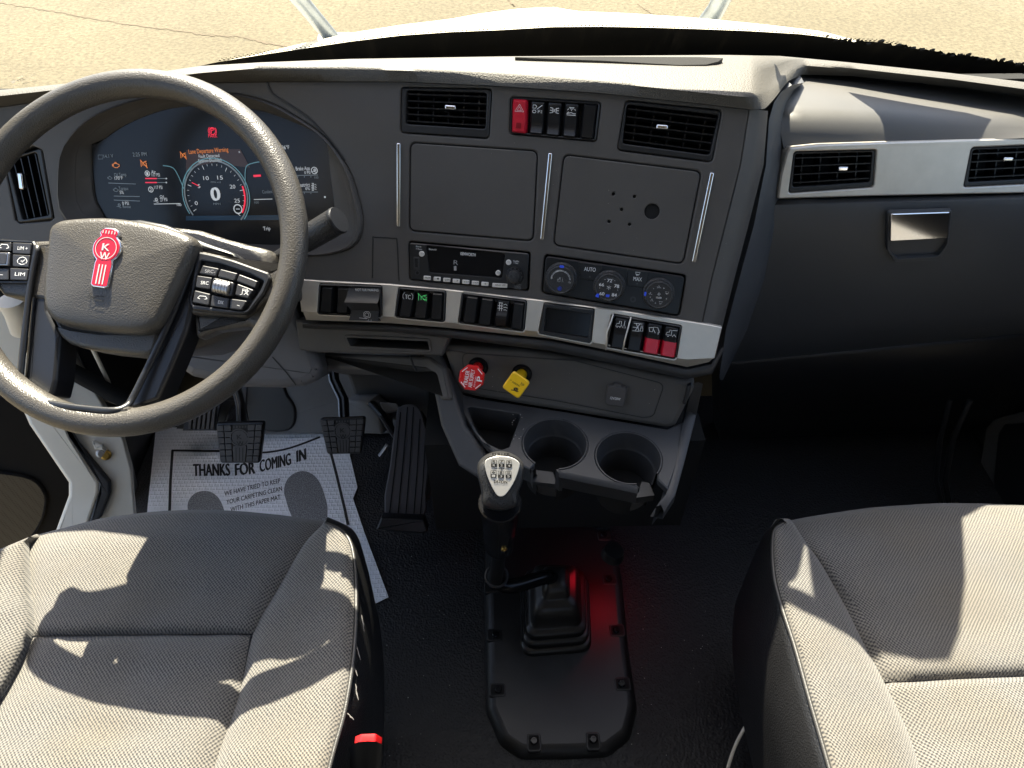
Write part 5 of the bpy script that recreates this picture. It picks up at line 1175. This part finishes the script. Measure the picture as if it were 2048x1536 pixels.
pedal('brake_pedal', 'right black rubber pedal with a grid tread, next to the accelerator', [(638, 837), (731, 834), (722, 908), (654, 909)], .98, [(668, 730, 1.1), (672, 762, 1.07), (690, 800, 1.03), (692, 840, .99)], 11)
def accelerator():
    q = [(793, 826), (801, 813), (815, 808), (832, 811), (843, 824), (851, 850), (858, 880), (858, 925), (852, 985), (846, 1040), (769, 1036), (780, 930)]
    K = plane3(aty(770, 1036, .83), aty(846, 1040, .83), aty(820, 812, 1.02)); t = thing('accelerator_pedal', 'long grey ribbed accelerator pedal hinged on the floor', 'pedal', aty(810, 1040, .83))
    b = MB(); p = smooth(K.pl(q), 2); b.prism(K, p, -.016, 0, 'rubber2', .003)
    for x0, y0, x1, y1 in ((801, 824, 778, 1036), (815, 814, 795, 1037), (827, 814, 811, 1038), (840, 838, 827, 1039), (850, 888, 840, 1040)):
        b.groove(K, K.pl([(x0, y0), ((x0 + x1) / 2 + 1, (y0 + y1) / 2), (x1, y1)]), .0026, .0006, 'void')
    b.build('pedal_pad', t); mk
    b = MB(); K2 = Fr(K.w(0, 0, -.020), K.N, K.U); b.prism(K2, smooth(K2.pl([(800, 840), (845, 822), (866, 880), (868, 930), (858, 1000), (790, 1000)]), 2), -.015, 0, 'black', .004); b.build('pedal_back', t)
    b = MB(); KB = plane3(aty(753, 1045, .80), aty(856, 1048, .80), aty(805, 1068, .785)); b.prism(KB, rnd(KB.pl([(762, 1034), (848, 1038), (856, 1062), (846, 1068), (752, 1060)]), .003), -.05, 0, 'black', .004); b.build('hinge_base', t)
    b = MB(); b.tube([aty(745, 808, 1.03), aty(765, 830, 1.0), aty(790, 870, .98)], .013, 'black', 10, False, .6); b.build('pedal_arm', t); b = MB(); b.tube([aty(775, 890, 1.0), aty(765, 905, .99), aty(759, 912, .985)], .005, 'steel', 8); b.build('stop_pin', t)
    b = MB(); b.prism(K, rnd(K.pl([(757, 800), (792, 803), (800, 816), (766, 822)]), .003), -.05, -.03, 'trim_grey', .002); b.build('bracket', t)
mk('rubber2', (.075, .068, .070), .6, grain=.4, gscale=800, var=.12, vscale=12)
accelerator()

def mat():
    F = FLOOR; t = thing('paper_floor_mat', 'white embossed paper floor mat printed THANKS FOR COMING IN under the pedals', 'floor mat', F.w(*F.p(500, 960)))
    def sheet(pxs, h0, name):
        b = MB(); p = F.pl(pxs, h0); b.prism(F, p, h0, h0 + .0012, 'paper'); return b.build(name, t)
    sheet([(312, 858), (430, 850), (560, 838), (700, 850), (700, 912), (715, 975), (706, 997), (685, 1036), (700, 1110), (560, 1160), (284, 1160), (296, 1010)], .004, 'sheet')
    # bent second edge lying to the right of the fold
    b = MB(); pts = [(706, 997), (730, 1068), (777, 1194), (740, 1212), (712, 1150), (684, 1060), (683, 1038)]
    hs = [.006, .004, .004, .002, .002, .002, .004]; vs = [atz(x, y, ZF + h) for (x, y), h in zip(pts, hs)]
    b.add(vs + [v + V3((0, 0, -.001)) for v in vs], [tuple(range(7)), tuple(reversed(range(7, 14)))] + [(i, (i + 1) % 7, (i + 1) % 7 + 7, i + 7) for i in range(7)], 'paper'); b.build('folded_edge', t, smooth=20, fix=True)
    H = .0056
    b = MB()
    bl = lambda pts, w=.006: b.line(F, F.pl(pts, H), w, H, 'print_black')
    bl([(336, 1120), (341, 960), (345, 900)]); bl([(343, 901), (430, 902), (500, 903)]); b.line(F, smooth(F.pl([(500, 903), (530, 905), (580, 896), (640, 874)], H), 4, False), .006, H, 'print_black'); bl([(655, 880), (672, 945), (690, 1020), (696, 1050)])
    o = b.build('printed_border', t)
    b = MB()
    # headline in three pieces that follow the sag of the paper
    b.text(F, 'THANKS', (387, 952), (460, 951), 32, H, 'print_black', .045, True); b.text(F, 'FOR', (471, 951), (510, 947), 31, H, 'print_black', .045, True); b.text(F, 'COMING', (520, 944), (582, 929), 31, H, 'print_black', .045, True); b.text(F, 'IN', (594, 924), (612, 919), 30, H, 'print_black', .045, True); b.build('printed_text', t); b = MB()
    for s, L, Rr in (('WE HAVE TRIED TO KEEP', (449, 992), (561, 965)), ('YOUR CARPETING CLEAN', (453, 1009), (564, 981)), ('WITH THIS PAPER MAT', (461, 1024), (561, 998))): b.text(F, s, L, Rr, 11.5, H, 'print_black', .013, True)
    b.build('printed_text', t)
    for q in ([(572, 1000), (568, 980), (574, 960), (588, 947), (606, 942), (624, 948), (640, 966), (652, 1000), (655, 1022), (652, 1060), (640, 1100), (600, 1100), (590, 1050), (578, 1020)], [(377, 1030), (376, 1005), (388, 988), (405, 982), (424, 985), (440, 1000), (450, 1028), (452, 1060), (430, 1100), (390, 1090)]):
        b = MB(); b.flat(F, smooth(F.pl(q, H), 3), H, 'footprint'); b.build('printed_footprint', t)
mat()

# ------------------------------------------------------------------ gear lever and floor plate
def gear():
    t = thing('shifter_floor_plate', 'black moulded floor plate with screw pockets around the gear lever boot', 'floor plate', FLOOR.w(*FLOOR.p(1120, 1350)))
    F = FLOOR; out = [(968, 1180), (972, 1060), (1010, 1040), (1190, 1050), (1232, 1080), (1246, 1160), (1258, 1290), (1276, 1414), (1262, 1475), (1216, 1510), (1130, 1514), (1040, 1514), (1000, 1487), (972, 1420)]
    h = .022; p = rnd(F.pl(out, h * .6), .03, 6)
    pockets = [(991, 1271, 0), (997, 1381, 0), (1068, 1484, 90), (1186, 1481, 90), (1243, 1369, 180), (1232, 1262, 180), (1217, 1160, 180), (1207, 1072, 180), (985, 1175, 0)]
    b = MB(); ps = ccw(p); rs = [[F.w(u, v, 0) for u, v in ps]]
    for d, hh in ((.002, .008), (.006, .015), (.012, .0205), (.019, .022)): rs.append([F.w(u, v, hh) for u, v in inset(ps, d)])
    b.rings(rs, 'plate_black', True, False, False); b.add(rs[-1], [tuple(range(len(rs[-1])))], 'plate_black'); b.build('plate_body', t, smooth=45)
    for x, y, a in pockets:
        u, v = F.p(x, y, .02); fr = Fr(F.w(u, v, .0), F.N, V3((math.cos(R(a)), math.sin(R(a)), 0))); b = MB()
        q = [(.013, -.012), (.013, .012), (-.012, .013), (-.017, .010), (-.017, -.010), (-.012, -.013)]
        b.prism(fr, rnd(q, .005, 4), .012, .0232, 'plate_black', .002); b.prism(fr, rnd(inset(ccw(q), .003), .004, 4), .0232, .0237, 'void')
        b.lathe(fr, [(.0066, .0236), (.0066, .0275), (.005, .029), (.003, .029), (.0028, .0272), (.0004, .0272)], 'gloss_black', 18); b.build('screw_pocket', t)
    g = thing('gear_lever', 'black gear lever with a silver shift pattern badge and a bellows boot', 'gear lever', FLOOR.w(*FLOOR.p(1110, 1240)))
    # boot: stacked rounded rectangular bellows
    b = MB(); bt = [(1040, 1150), (1178, 1150), (1184, 1300), (1042, 1312)]
    base = FLOOR.pl(bt, .03); c = V3((sum(q[0] for q in base) / 4, sum(q[1] for q in base) / 4)); rs = []
    for s, hh in ((1.0, .018), (1.0, .030), (.97, .036), (.90, .036), (.89, .040), (.93, .050), (.90, .056), (.82, .056), (.81, .060), (.85, .070), (.82, .076), (.73, .076), (.70, .080), (.66, .10), (.60, .118), (.52, .126), (.40, .128), (.36, .132), (.34, .146), (.25, .156), (.12, .158)):
        sh = V3((-.004, .006)) * (hh - .02) * 8
        rs.append([F.w(u, v, hh) for u, v in rnd([tuple(c + sh + (V3(q) - c) * s) for q in base], .020 * s + .004, 6)])
    b.rings(rs, 'boot', True, False, True); b.build('boot', g, smooth=70)
    # lever: bent rod from the boot to the upright stem
    topb = F.w(c.x - .002, c.y + .004, .15); 
    low = atz(992, 1160, .16); b = MB()
    pts = smooth([tuple(topb + V3((0, 0, -.02))), tuple(topb + V3((-.015, 0, .012))), tuple(low + V3((.03, .0, -.022))), tuple(low + V3((.004, 0, -.006))), tuple(low + V3((0, 0, .05)))], 5, False)
    b.tube(pts, .0105, 'gloss_black', 14, False, 1.25, V3((0, 1, .2))); b.build('lever_rod', g)
    stem_top = atz(1000, 1085, .355)
    b = MB(); b.tube([low + V3((0, 0, .0)), stem_top], .0115, 'black', 16); b.build('lever_stem', g)
    ring = low.lerp(stem_top, .12); ax = (stem_top - low).normalized(); b = MB(); fr = Fr(ring, ax, (1, 0, 0)); b.tube([fr.w(.0185 * math.cos(2 * math.pi * i / 24), .0185 * math.sin(2 * math.pi * i / 24)) for i in range(24)], .0026, 'knob_body', 8, True); b.build('ring', g)
    # collar
    kb = atz(1000, 1008, .505); b = MB(); cb = atz(999, 1092, .362); a2 = (kb - cb).normalized(); L = (kb - cb).length; fr = Fr(cb, a2, (1, 0, 0))
    b.lathe(fr, [(.012, -.004), (.0205, 0), (.0225, .006), (.0245, L * .55), (.0272, L * .98), (.0282, L), (.0285, L + .004), (.027, L + .006)], 'gloss_black', 32); b.build('collar', g)
    u = (CAM - kb).normalized(); b = MB(); fs = Fr(fr.w(.006, -.0235, L * .32), fr.w(.006, -.0235, 0) - fr.w(0, 0, 0), (1, 0, 0)); b.lathe(fs, [(.0045, -.004), (.0045, .001), (.003, .0018), (.002, .0005), (.0003, .0005)], 'gold', 14); b.build('grub_screw', g)
    # knob: outline read in the plane of its top face
    KF = Fr(atz(1003, 955, .565), (V3((0, -.72, .70))), (1, 0, 0)); b = MB()
    o = [(975, 911), (1000, 905), (1026, 911), (1044, 924), (1049, 940), (1046, 965), (1036, 992), (1034, 1014), (1000, 1024), (966, 1014), (962, 985), (955, 955), (954, 935), (960, 922)]
    p = smooth(KF.pl(o), 3); p = ccw(p); cc = V3((sum(q[0] for q in p) / len(p), sum(q[1] for q in p) / len(p)))
    rs = []
    for s, hh in ((.55, -.052), (.82, -.046), (.95, -.030), (1.0, -.014), (.985, -.004), (.94, .003), (.85, .0075), (.6, .0095), (.1, .010)): rs.append([KF.w(*(cc + (V3(q) - cc) * s), hh) for q in p])
    b.rings(rs, 'knob_body', True, True, True); ko = b.build('knob', g, smooth=180)
    h = .0098; b = MB(); bd = [(970, 922), (985, 914), (1004, 912), (1024, 915), (1039, 926), (1036, 945), (1026, 968), (1012, 988), (1002, 993), (992, 988), (980, 966), (972, 944)]
    p = smooth(KF.pl(bd, h), 3); b.prism(KF, inset(ccw(p), -.0008), h - .006, h + .0008, 'gloss_black', .001); b.prism(KF, p, h, h + .0016, 'badge', .0008)
    H = h + .0019
    for x, y, u1, l1 in ((988, 927, 'R', 'R'), (1003, 927, '7', '2'), (1018, 928, '9', '4'), (987, 948, '6', '1'), (1002, 949, '8', '3'), (1017, 949, '10', '5')):
        f = lambda dx, dy: KF.p(x + dx, y + dy, H); b.flat(KF, rnd([f(-5.5, 0), f(5.5, 0), f(5.5, 7), f(-5.5, 7)], .001), H, 'print_black'); b.line(KF, rnd([f(-5.5, -7), f(5.5, -7), f(5.5, 7), f(-5.5, 7)], .0014), .0005, H, 'print_black', True)
        b.text(KF, u1, (x - 2.5, y - 1.2), (x + 2.5, y - 1.2), 5, H, 'print_black', .02); b.text(KF, l1, (x - 2.3, y + 6), (x + 2.3, y + 6), 4.8, H + .0002, 'badge', .02)
    b.line(KF, KF.pl([(988, 937), (1018, 938)], H), .0005, H, 'print_black'); b.line(KF, KF.pl([(1003, 935), (1002, 942)], H), .0005, H, 'print_black')
    b.text(KF, 'EATON', (988, 966), (1014, 967), 6, H, 'print_black', .02); b.build('shift_badge', ko)
    b = MB(); b.text(KF, 'FULLER', (985, 911), (1020, 911), 5, .0045, 'print_black', .02); b.build('knob_lettering', ko)
gear()

# ------------------------------------------------------------------ seats
def interp(tab, s):
    n = len(tab) - 1; t = min(max(s, 0), 1) * n; i = min(int(t), n - 1); return V3(tab[i]).lerp(V3(tab[i + 1]), t - i)
def resamp(tab, n=24):
    """resample a photo polyline by its y so that two of them can be paired"""
    tab = smooth([tuple(p) for p in tab], 6, False); return tab
def patch(b, L, Rr, hL, hR, puff, mat, nS=14, nT=30, tpuff=0, front=None, t_seam=(0, 0), uvo=(0, 0)):
    L = resamp(L); Rr = resamp(Rr); rows = []; uvs = []
    for j in range(nT + 1):
        t = j / nT; l = interp(L, t); r = interp(Rr, t); row = []; ur = []
        for i in range(nS + 1):
            s = i / nS; q = l.lerp(r, s); e = 1 - abs(2 * s - 1) ** 6
            et = 1.0
            if t_seam[0]: et = min(et, (min(t / .10, 1)) ** .5)
            if t_seam[1]: et = min(et, (min((1 - t) / .10, 1)) ** .5)
            hl = hL(t) if callable(hL) else hL; hr = hR(t) if callable(hR) else hR
            h = hl + (hr - hl) * s + puff * math.sqrt(max(e, 0)) * et - (1 - et) * .004 + .0025 * noise.noise((q.x * .016, q.y * .016, 2.0)) * e + .0012 * noise.noise((q.x * .045, q.y * .03, 7.0)) * e
            P = atz(q.x, q.y, ZS + h); row.append(P); ur.append((P.x + uvo[0], P.y + uvo[1]))
        rows.append(row); uvs.append(ur)
    if front is not None:                       # roll the front edge over and down
        ex = []; eu = []
        for dy, dz in ((.030, -.14), (.032, -.07), (.026, -.03), (.014, -.009)):
            ex.append([p + V3((0, dy, dz)) for p in rows[0]]); eu.append([(u, v + dy - dz) for u, v in uvs[0]])
        rows = ex + rows; uvs = eu + uvs
    b.grid([r for r in rows], mat, uvs); return rows
def seats():
    # driver
    t = thing('driver_seat', 'grey woven cloth driver seat behind the steering wheel, worn leather edge on its right side', 'seat', (-.55, .3, .2), 'cab seats')
    fe = lambda x: pw([(-200, 1150), (0, 1092), (60, 1078), (200, 1042), (300, 1030), (380, 1026), (470, 1029), (560, 1038), (640, 1050)], x)
    sl_ = [(58, 1078), (62, 1170), (66, 1272)]; sl2 = [(66, 1272), (40, 1330), (0, 1400), (-70, 1500), (-110, 1570)]
    sr = [(644, 1050), (600, 1098), (548, 1190), (512, 1258)]; sr2 = [(501, 1267), (478, 1390), (440, 1500), (418, 1570)]
    b = MB()
    # front insert: columns follow the curved front edge
    n = 18; rows = []; uvs = []
    for j in range(25):
        tt = j / 24; row = []; ur = []
        for i in range(n + 1):
            s = i / n; xf = 58 + (644 - 58) * s; yf = fe(xf); xb = 66 + (505 - 66) * s; yb = 1272 - 5 * s
            l = interp(smooth(sl_, 6, False), tt); r = interp(smooth(sr, 6, False), tt)
            x = l.x + (r.x - l.x) * s; y = yf + (yb - yf) * (tt * 1.0)
            e = math.sqrt(max(1 - abs(2 * s - 1) ** 8, 0)); es = min((1 - tt) / .08, 1) ** .5; ef = min(1, tt / .25)
            h = -.006 + .014 * e * es - .018 * (1 - ef) ** 2; h += .003 * noise.noise((x * .014, y * .014, 5.0)) * e + .0012 * noise.noise((x * .04, y * .04, 9.0)) * e; P = atz(x, y, ZS + h); row.append(P); ur.append((P.x, P.y))
        rows.append(row); uvs.append(ur)
    fr_ = [[p + V3((0, dy, dz)) for p in rows[0]] for dy, dz in ((.03, -.16), (.034, -.07), (.026, -.03), (.012, -.008))]; fu = [[(u, v + dv) for u, v in uvs[0]] for dv in (.2, .12, .06, .02)]
    b.grid(fr_ + rows, 'fabric', fu + uvs); b.build('front_insert', t, smooth=180)
    b = MB(); patch(b, sl2, sr2, -.006, -.006, .013, 'fabric', 18, 24, t_seam=(1, 0)); b.build('rear_insert', t, smooth=180)
    pip = [(650, 1046), (684, 1062), (703, 1092), (711, 1150), (712, 1230), (706, 1320), (690, 1420), (668, 1500), (650, 1570)]
    srall = [(644, 1050), (600, 1098), (548, 1190), (508, 1262), (478, 1390), (440, 1500), (418, 1570)]
    b = MB(); patch(b, srall, pip, -.006, .020, .016, 'fabric', 14, 36, front=1); b.build('right_bolster', t, smooth=180)
    b = MB(); patch(b, [(-90, 1140), (-120, 1260), (-190, 1420), (-260, 1570)], [(58, 1078), (62, 1170), (66, 1272), (0, 1400), (-110, 1570)], .03, -.006, .018, 'fabric', 14, 36, front=1); b.build('left_bolster', t, smooth=180)
    def side(pl, outer, name, zpip, par):
        b = MB(); A = smooth(pl, 6, False); O = smooth(outer, 6, False); rows = [[], [], [], [], [], []]
        n = 48
        for i in range(n + 1):
            s = i / n; a = interp(A, s); o = interp(O, s); P0 = atz(a.x, a.y, ZS + zpip); P4 = atz(o.x, o.y, ZS - .035); m = P0.lerp(P4, .45) + V3((0, 0, .012))
            rows[0].append(P0); rows[1].append(P0.lerp(m, .5) + V3((0, 0, .003))); rows[2].append(m); rows[3].append(P4); rows[4].append(P4 + V3((0, 0, -.06))); rows[5].append(P4 + V3((0, 0, -.20)) + (P0 - P4) * .3)
        b.grid(rows, 'leather'); o1 = b.build(name, par, smooth=180, fix=True)
        b = MB(); b.tube([atz(interp(A, i / 60).x, interp(A, i / 60).y, ZS + zpip + .002) for i in range(61)], .0030, 'leather2', 8); b.build('piping', par, smooth=180)
        b = MB()
        for i in range(64):
            s = (i + .5) / 64 * .96 + .02; q = interp(A, s); q2 = interp(A, s + .0095); dx = -8 if name == 'right_edge' else 8
            b.tube([atz(q.x + dx, q.y, ZS + zpip + .0032), atz(q2.x + dx, q2.y, ZS + zpip + .0032)], .0009, 'thread', 5)
        o = b.build('stitching', par); o['kind'] = 'stuff'; return A
    A = side(pip, [(668, 1040), (706, 1060), (726, 1104), (736, 1180), (740, 1260), (739, 1350), (730, 1430), (708, 1510), (690, 1570)], 'right_edge', .020, t)
    # torn and scuffed places on the leather edge
    for y0, y1, x0, x1 in ((1290, 1320, 713, 721), (1328, 1352, 706, 716), (1368, 1400, 711, 716), (1424, 1440, 692, 708), (1230, 1262, 724, 728)):
        b = MB(); q = [atz(x0 + random.uniform(-1, 1) + (x1 - x0) * i / 5, y0 + (y1 - y0) * i / 5, ZS + .020 - .004 * i / 5) for i in range(6)]; b.tube(q, [.0003, .0008, .0005, .0010, .0006, .0003], 'scuff', 6); b.build('tear', t)
    b = MB(); b.box((-.56, .23, .10), (.46, .46, .26), 'void'); b.build('seat_base', t)
    # passenger
    t = thing('passenger_seat', 'grey woven cloth passenger seat at the lower right, mostly in sun', 'seat', (.6, .3, .2), 'cab seats')
    seam = [(1590, 1050), (1612, 1085), (1644, 1130), (1690, 1212), (1722, 1276), (1768, 1364), (1796, 1420), (1822, 1480), (1850, 1570)]
    fe2 = lambda x: pw([(1590, 1050), (1640, 1040), (1750, 1023), (1830, 1016), (1900, 1013), (1980, 1014), (2060, 1017), (2300, 1045), (2500, 1090)], x)
    b = MB(); rows = []; uvs = []
    S1 = smooth(seam[:6], 6, False); n = 20
    for j in range(25):
        tt = j / 24; row = []; ur = []; l = interp(S1, tt)
        for i in range(n + 1):
            s = i / n; xf = 1590 + (2460 - 1590) * s; x = l.x + (2460 - l.x) * s; yb = 1365 - 14 * s * 2; y = fe2(xf) + (yb - fe2(xf)) * tt
            y = y if i else l.y
            e = math.sqrt(max(1 - abs(2 * s - 1) ** 10, 0)); es = min((1 - tt) / .08, 1) ** .5; ef = min(1, tt / .25); h = -.006 + .014 * e * es - .018 * (1 - ef) ** 2
            h += .003 * noise.noise((x * .014, y * .014, 5.0)) * e + .0012 * noise.noise((x * .04, y * .04, 9.0)) * e; P = atz(x, y, ZS + h); row.append(P); ur.append((P.x, P.y))
        rows.append(row); uvs.append(ur)
    fr_ = [[p + V3((0, dy, dz)) for p in rows[0]] for dy, dz in ((.03, -.16), (.034, -.07), (.026, -.03), (.012, -.008))]; fu = [[(u, v + dv) for u, v in uvs[0]] for dv in (.2, .12, .06, .02)]
    b.grid(fr_ + rows, 'fabric', fu + uvs); b.build('front_insert', t, smooth=180)
    b = MB(); patch(b, seam[5:], [(2460, 1330), (2470, 1400), (2480, 1570)], -.006, -.006, .013, 'fabric', 18, 20, t_seam=(1, 0)); b.build('rear_insert', t, smooth=180)
    pl = [(1572, 1046), (1550, 1060), (1545, 1095), (1548, 1150), (1558, 1195), (1574, 1246), (1592, 1302), (1618, 1396), (1646, 1492), (1668, 1570)]
    b = MB(); patch(b, pl, [(1588, 1047)] + seam[1:], .020, -.006, .016, 'fabric', 12, 36, front=1); b.build('left_bolster', t, smooth=180)
    side(pl, [(1556, 1044), (1528, 1068), (1518, 1110), (1516, 1160), (1518, 1220), (1530, 1290), (1545, 1370), (1566, 1450), (1586, 1520), (1600, 1570)], 'left_edge', .020, t)
    b = MB(); b.box((.62, .22, .10), (.48, .44, .26), 'void'); b.build('seat_base', t)
mk('door_black', (.009, .009, .0095), .8, spec=.1, grain=.2, gscale=900)
mk('leather2', (.03, .029, .028), .42, grain=.3, gscale=700)
seats()

def buckle():
    t = thing('seat_belt_buckle', 'black seat belt buckle with a bright red release button beside the driver seat', 'buckle', atz(722, 1500, ZS + .03))
    K = plane3(atz(690, 1500, ZS + .015), atz(765, 1496, ZS + .02), atz(735, 1484, ZS + .045))
    b = MB(); top = [(702, 1492), (716, 1484), (752, 1483), (767, 1494), (758, 1508), (716, 1506), (700, 1500)]
    p = smooth(K.pl(top), 2); p = ccw(p); dn = V3((-.012, -.03, -.10))
    A = [K.w(u, v, 0) for u, v in p]; b.rings([[q + dn for q in A], [q + dn * .4 for q in A], A, [K.w(u, v, .0015) for u, v in inset(p, .002)]], 'switch', True, True, False); b.build('housing', t, fix=True)
    b = MB(); b.prism(K, rnd(K.pl([(708, 1492), (720, 1487), (750, 1486), (763, 1494), (756, 1504), (720, 1502)]), .003), -.01, .0005, 'red_knob', .002); b.build('release_button', t)
    c = thing('white_cable', 'thin white cable curving over the black floor beside the passenger seat', 'cable', atz(1480, 1490, ZF + .02))
    b = MB(); b.tube([V3(q) for q in smooth([tuple(atz(x, y, ZF + .08 - i * .012)) for i, (x, y) in enumerate(((1500, 1440), (1488, 1458), (1473, 1486), (1462, 1515), (1454, 1545), (1448, 1590)))], 6, False)], .0028, 'white_paint', 8); b.build('strand', c)
buckle()

# ------------------------------------------------------------------ doors and door frames
def doors():
    X = Fr((-.96, .9, .2), (.42, -.75, .60), (.9, .42, 0)); X2 = Fr((-1.06, .95, .2), (.30, -.95, .05), (.95, .3, 0))
    t = thing('driver_door', 'dark driver door trim with a black speaker grille at the lower left', 'door', (-1.06, .75, .1))
    b = MB(); b.prism(X2, X2.pl([(-260, 780), (-60, 790), (40, 800), (80, 850), (158, 966), (160, 990), (140, 1070), (40, 1120), (-200, 1180)]), -.04, 0, 'door_black', .004); b.build('trim_panel', t)
    b = MB(); q = smooth(X2.pl([(-120, 935), (0, 948), (60, 960), (84, 985), (88, 1010), (76, 1050), (40, 1090), (-60, 1130), (-140, 1130)], .006), 3); b.plate(X2, inset(ccw(q), -.006), [(q, .006, None)], .008, .012, 'door_black', .003); b.prism(X2, inset(ccw(q), -.0005), 0, .0055, 'grille'); b.build('speaker_grille', t)
    # door shell above the trim, with window opening
    
    f = thing('door_frame', 'white painted door frame pillar with a black rubber seal at the left', 'door frame', (-.96, .95, .2))
    b = MB(); b.prism(X, rnd(X.pl([(-90, 600), (10, 600), (60, 690), (146, 880), (198, 964), (198, 985), (178, 1045), (150, 1110), (90, 1130), (112, 1060), (137, 992), (137, 966), (58, 850), (0, 720)]), .004), -.04, 0, 'white_paint', .006); b.build('pillar', f)
    b = MB(); b.prism(X, rnd(X.pl([(-100, 560), (0, 570), (50, 640), (147, 872), (222, 962), (222, 985), (205, 1030), (186, 1050), (170, 1100), (150, 1110), (178, 1045), (198, 985), (198, 964), (140, 866), (50, 665), (0, 610)]), .002), -.03, .012, 'seal', .005); b.build('door_seal', f)
    X3 = Fr((-.93, .9, .2), (1, 0, 0), (0, 1, 0))
    b = MB(); b.prism(X, X.pl([(0, 566), (140, 700), (246, 880), (262, 940), (272, 1060), (190, 1100), (186, 1050), (205, 1030), (222, 985), (222, 962), (147, 872), (50, 640)]), -.05, -.004, 'jamb_paint', .003); b.build('jamb', f)
    for x, y in ((203, 906), (212, 910)):
        b = MB(); fr = X.sub(*X.p(x, y)); b.lathe(fr, [(.010, -.006), (.010, .003), (.006, .004), (.006, .009), (.0004, .009)], 'gold' if x > 205 else 'steel', 14); b.build('hinge_bolt', f)
    b = MB(); b.prism(X, rnd(X.pl([(185, 880), (206, 888), (212, 900), (190, 897)]), .002), -.01, .010, 'jamb_paint', .003); b.build('door_check', f)
    b = MB(); b.prism(X3, rnd(X3.pl([(60, 560), (110, 600), (205, 800), (262, 905), (292, 1030), (292, 1080), (262, 1080), (262, 1010), (240, 925), (190, 840), (60, 620)]), .003), -.02, 0, 'carpet_grey', .006); b.build('sill_trim', f)
    b = MB(); b.prism(X3, rnd(X3.pl([(110, 600), (380, 700), (390, 860), (310, 880), (298, 960), (296, 1040), (275, 960), (262, 905), (205, 800)]), .003), -.03, -.012, 'black', .004); b.build('kick_panel', f)
    # pieces seen through the wheel: bracket, rod, hinge arm
    b = MB(); b.tube([aty(120, 762, 1.02), aty(240, 800, 1.03), aty(300, 815, 1.04)], .012, 'trim_grey', 10); b.tube([aty(130, 735, .99), aty(230, 790, 1.0), aty(262, 806, 1.0)], .016, 'void', 10); b.tube([aty(182, 690, 1.0), aty(215, 760, 1.02), aty(226, 786, 1.03)], .004, 'jamb_paint', 8); b.build('door_stay', f)
    b = MB(); b.tube([aty(22, 600, 1.0), aty(36, 625, 1.0), aty(48, 660, 1.0)], .022, 'jamb_paint', 14); b.build('hinge_arm', f)
    # front pillars beside the windshield, roof rails and side header
    for sx, lab in ((-1, 'grey windshield pillar trim at the left, above the driver door'), (1, 'grey windshield pillar trim at the right, above the passenger door')):
        p = thing('windshield_pillar', lab, 'pillar', (sx * 1.02, 1.1, .8), 'windshield pillars'); b = MB()
        b.tube([V3((sx * 1.02, 1.20, .70)), V3((sx * .93, .90, 1.08)), V3((sx * .86, .50, 1.60)), V3((sx * .86, .3, 1.74))], .07, 'trim_grey', 12, False, 1.2); b.build('pillar_trim', p)
    # passenger door
    t = thing('passenger_door', 'dark passenger door with an arched pull pocket behind the passenger seat front', 'door', (1.03, .7, .2))
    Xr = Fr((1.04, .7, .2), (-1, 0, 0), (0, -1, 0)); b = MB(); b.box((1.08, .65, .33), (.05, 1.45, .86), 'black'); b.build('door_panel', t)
    b = MB(); q = [(1985, 856), (2000, 836), (2060, 822), (2160, 820), (2160, 1040), (2000, 1040), (1974, 1010), (1968, 960)]
    b.prism(Xr, rnd(Xr.pl(q), .012), -.01, .018, 'kick', .008); b.prism(Xr, rnd(Xr.pl([(1998, 866), (2010, 848), (2160, 836), (2160, 1030), (2010, 1030), (1990, 1000), (1988, 960)], .018), .008), .0, .020, 'black', .003); b.build('door_pocket', t)
    b = MB(); b.tube([aty(1900, 800, .95), aty(1880, 880, .92), aty(1872, 960, .9), aty(1884, 1010, .88)], .005, 'black', 10); b.tube([aty(1940, 800, .95), aty(1905, 880, .92), aty(1890, 960, .9), aty(1898, 1010, .88)], .006, 'black', 10); b.build('door_seal', t)
doors()

# ------------------------------------------------------------------ dust and crumbs
def dust():
    rng = random.Random(5); mk('dust_speck', (.42, .40, .37), .9)
    def specks(parent, fr, box, n, h, lo, hi, name='dust'):
        b = MB()
        for _ in range(n):
            x = rng.uniform(box[0], box[2]); y = rng.uniform(box[1], box[3]); u, v = fr.p(x, y, h); r = rng.uniform(lo, hi); a0 = rng.uniform(0, 3)
            p = [(u + r * rng.uniform(.5, 1.3) * math.cos(a0 + k * 1.26), v + r * rng.uniform(.5, 1.3) * math.sin(a0 + k * 1.26)) for k in range(5)]
            b.prism(fr, p, h, h + r * .5, 'dust_speck')
        o = b.build(name, parent)
        if parent is None: tag(o, 'tiny pale crumbs and dust specks scattered over the black cab floor', 'dust')
        o['kind'] = 'stuff'
    specks(dash, TRAY, (1022, 826, 1048, 895), 14, .0, .0003, .0008); specks(dash, FP, (830, 200, 1480, 520), 60, .0012, .00015, .0004)
    specks(None, FLOOR, (770, 1080, 1500, 1530), 140, .0004, .0003, .0010)
    specks(None if False else dash, FC, (930, 720, 1320, 820), 14, .0012, .0002, .0005)
dust()
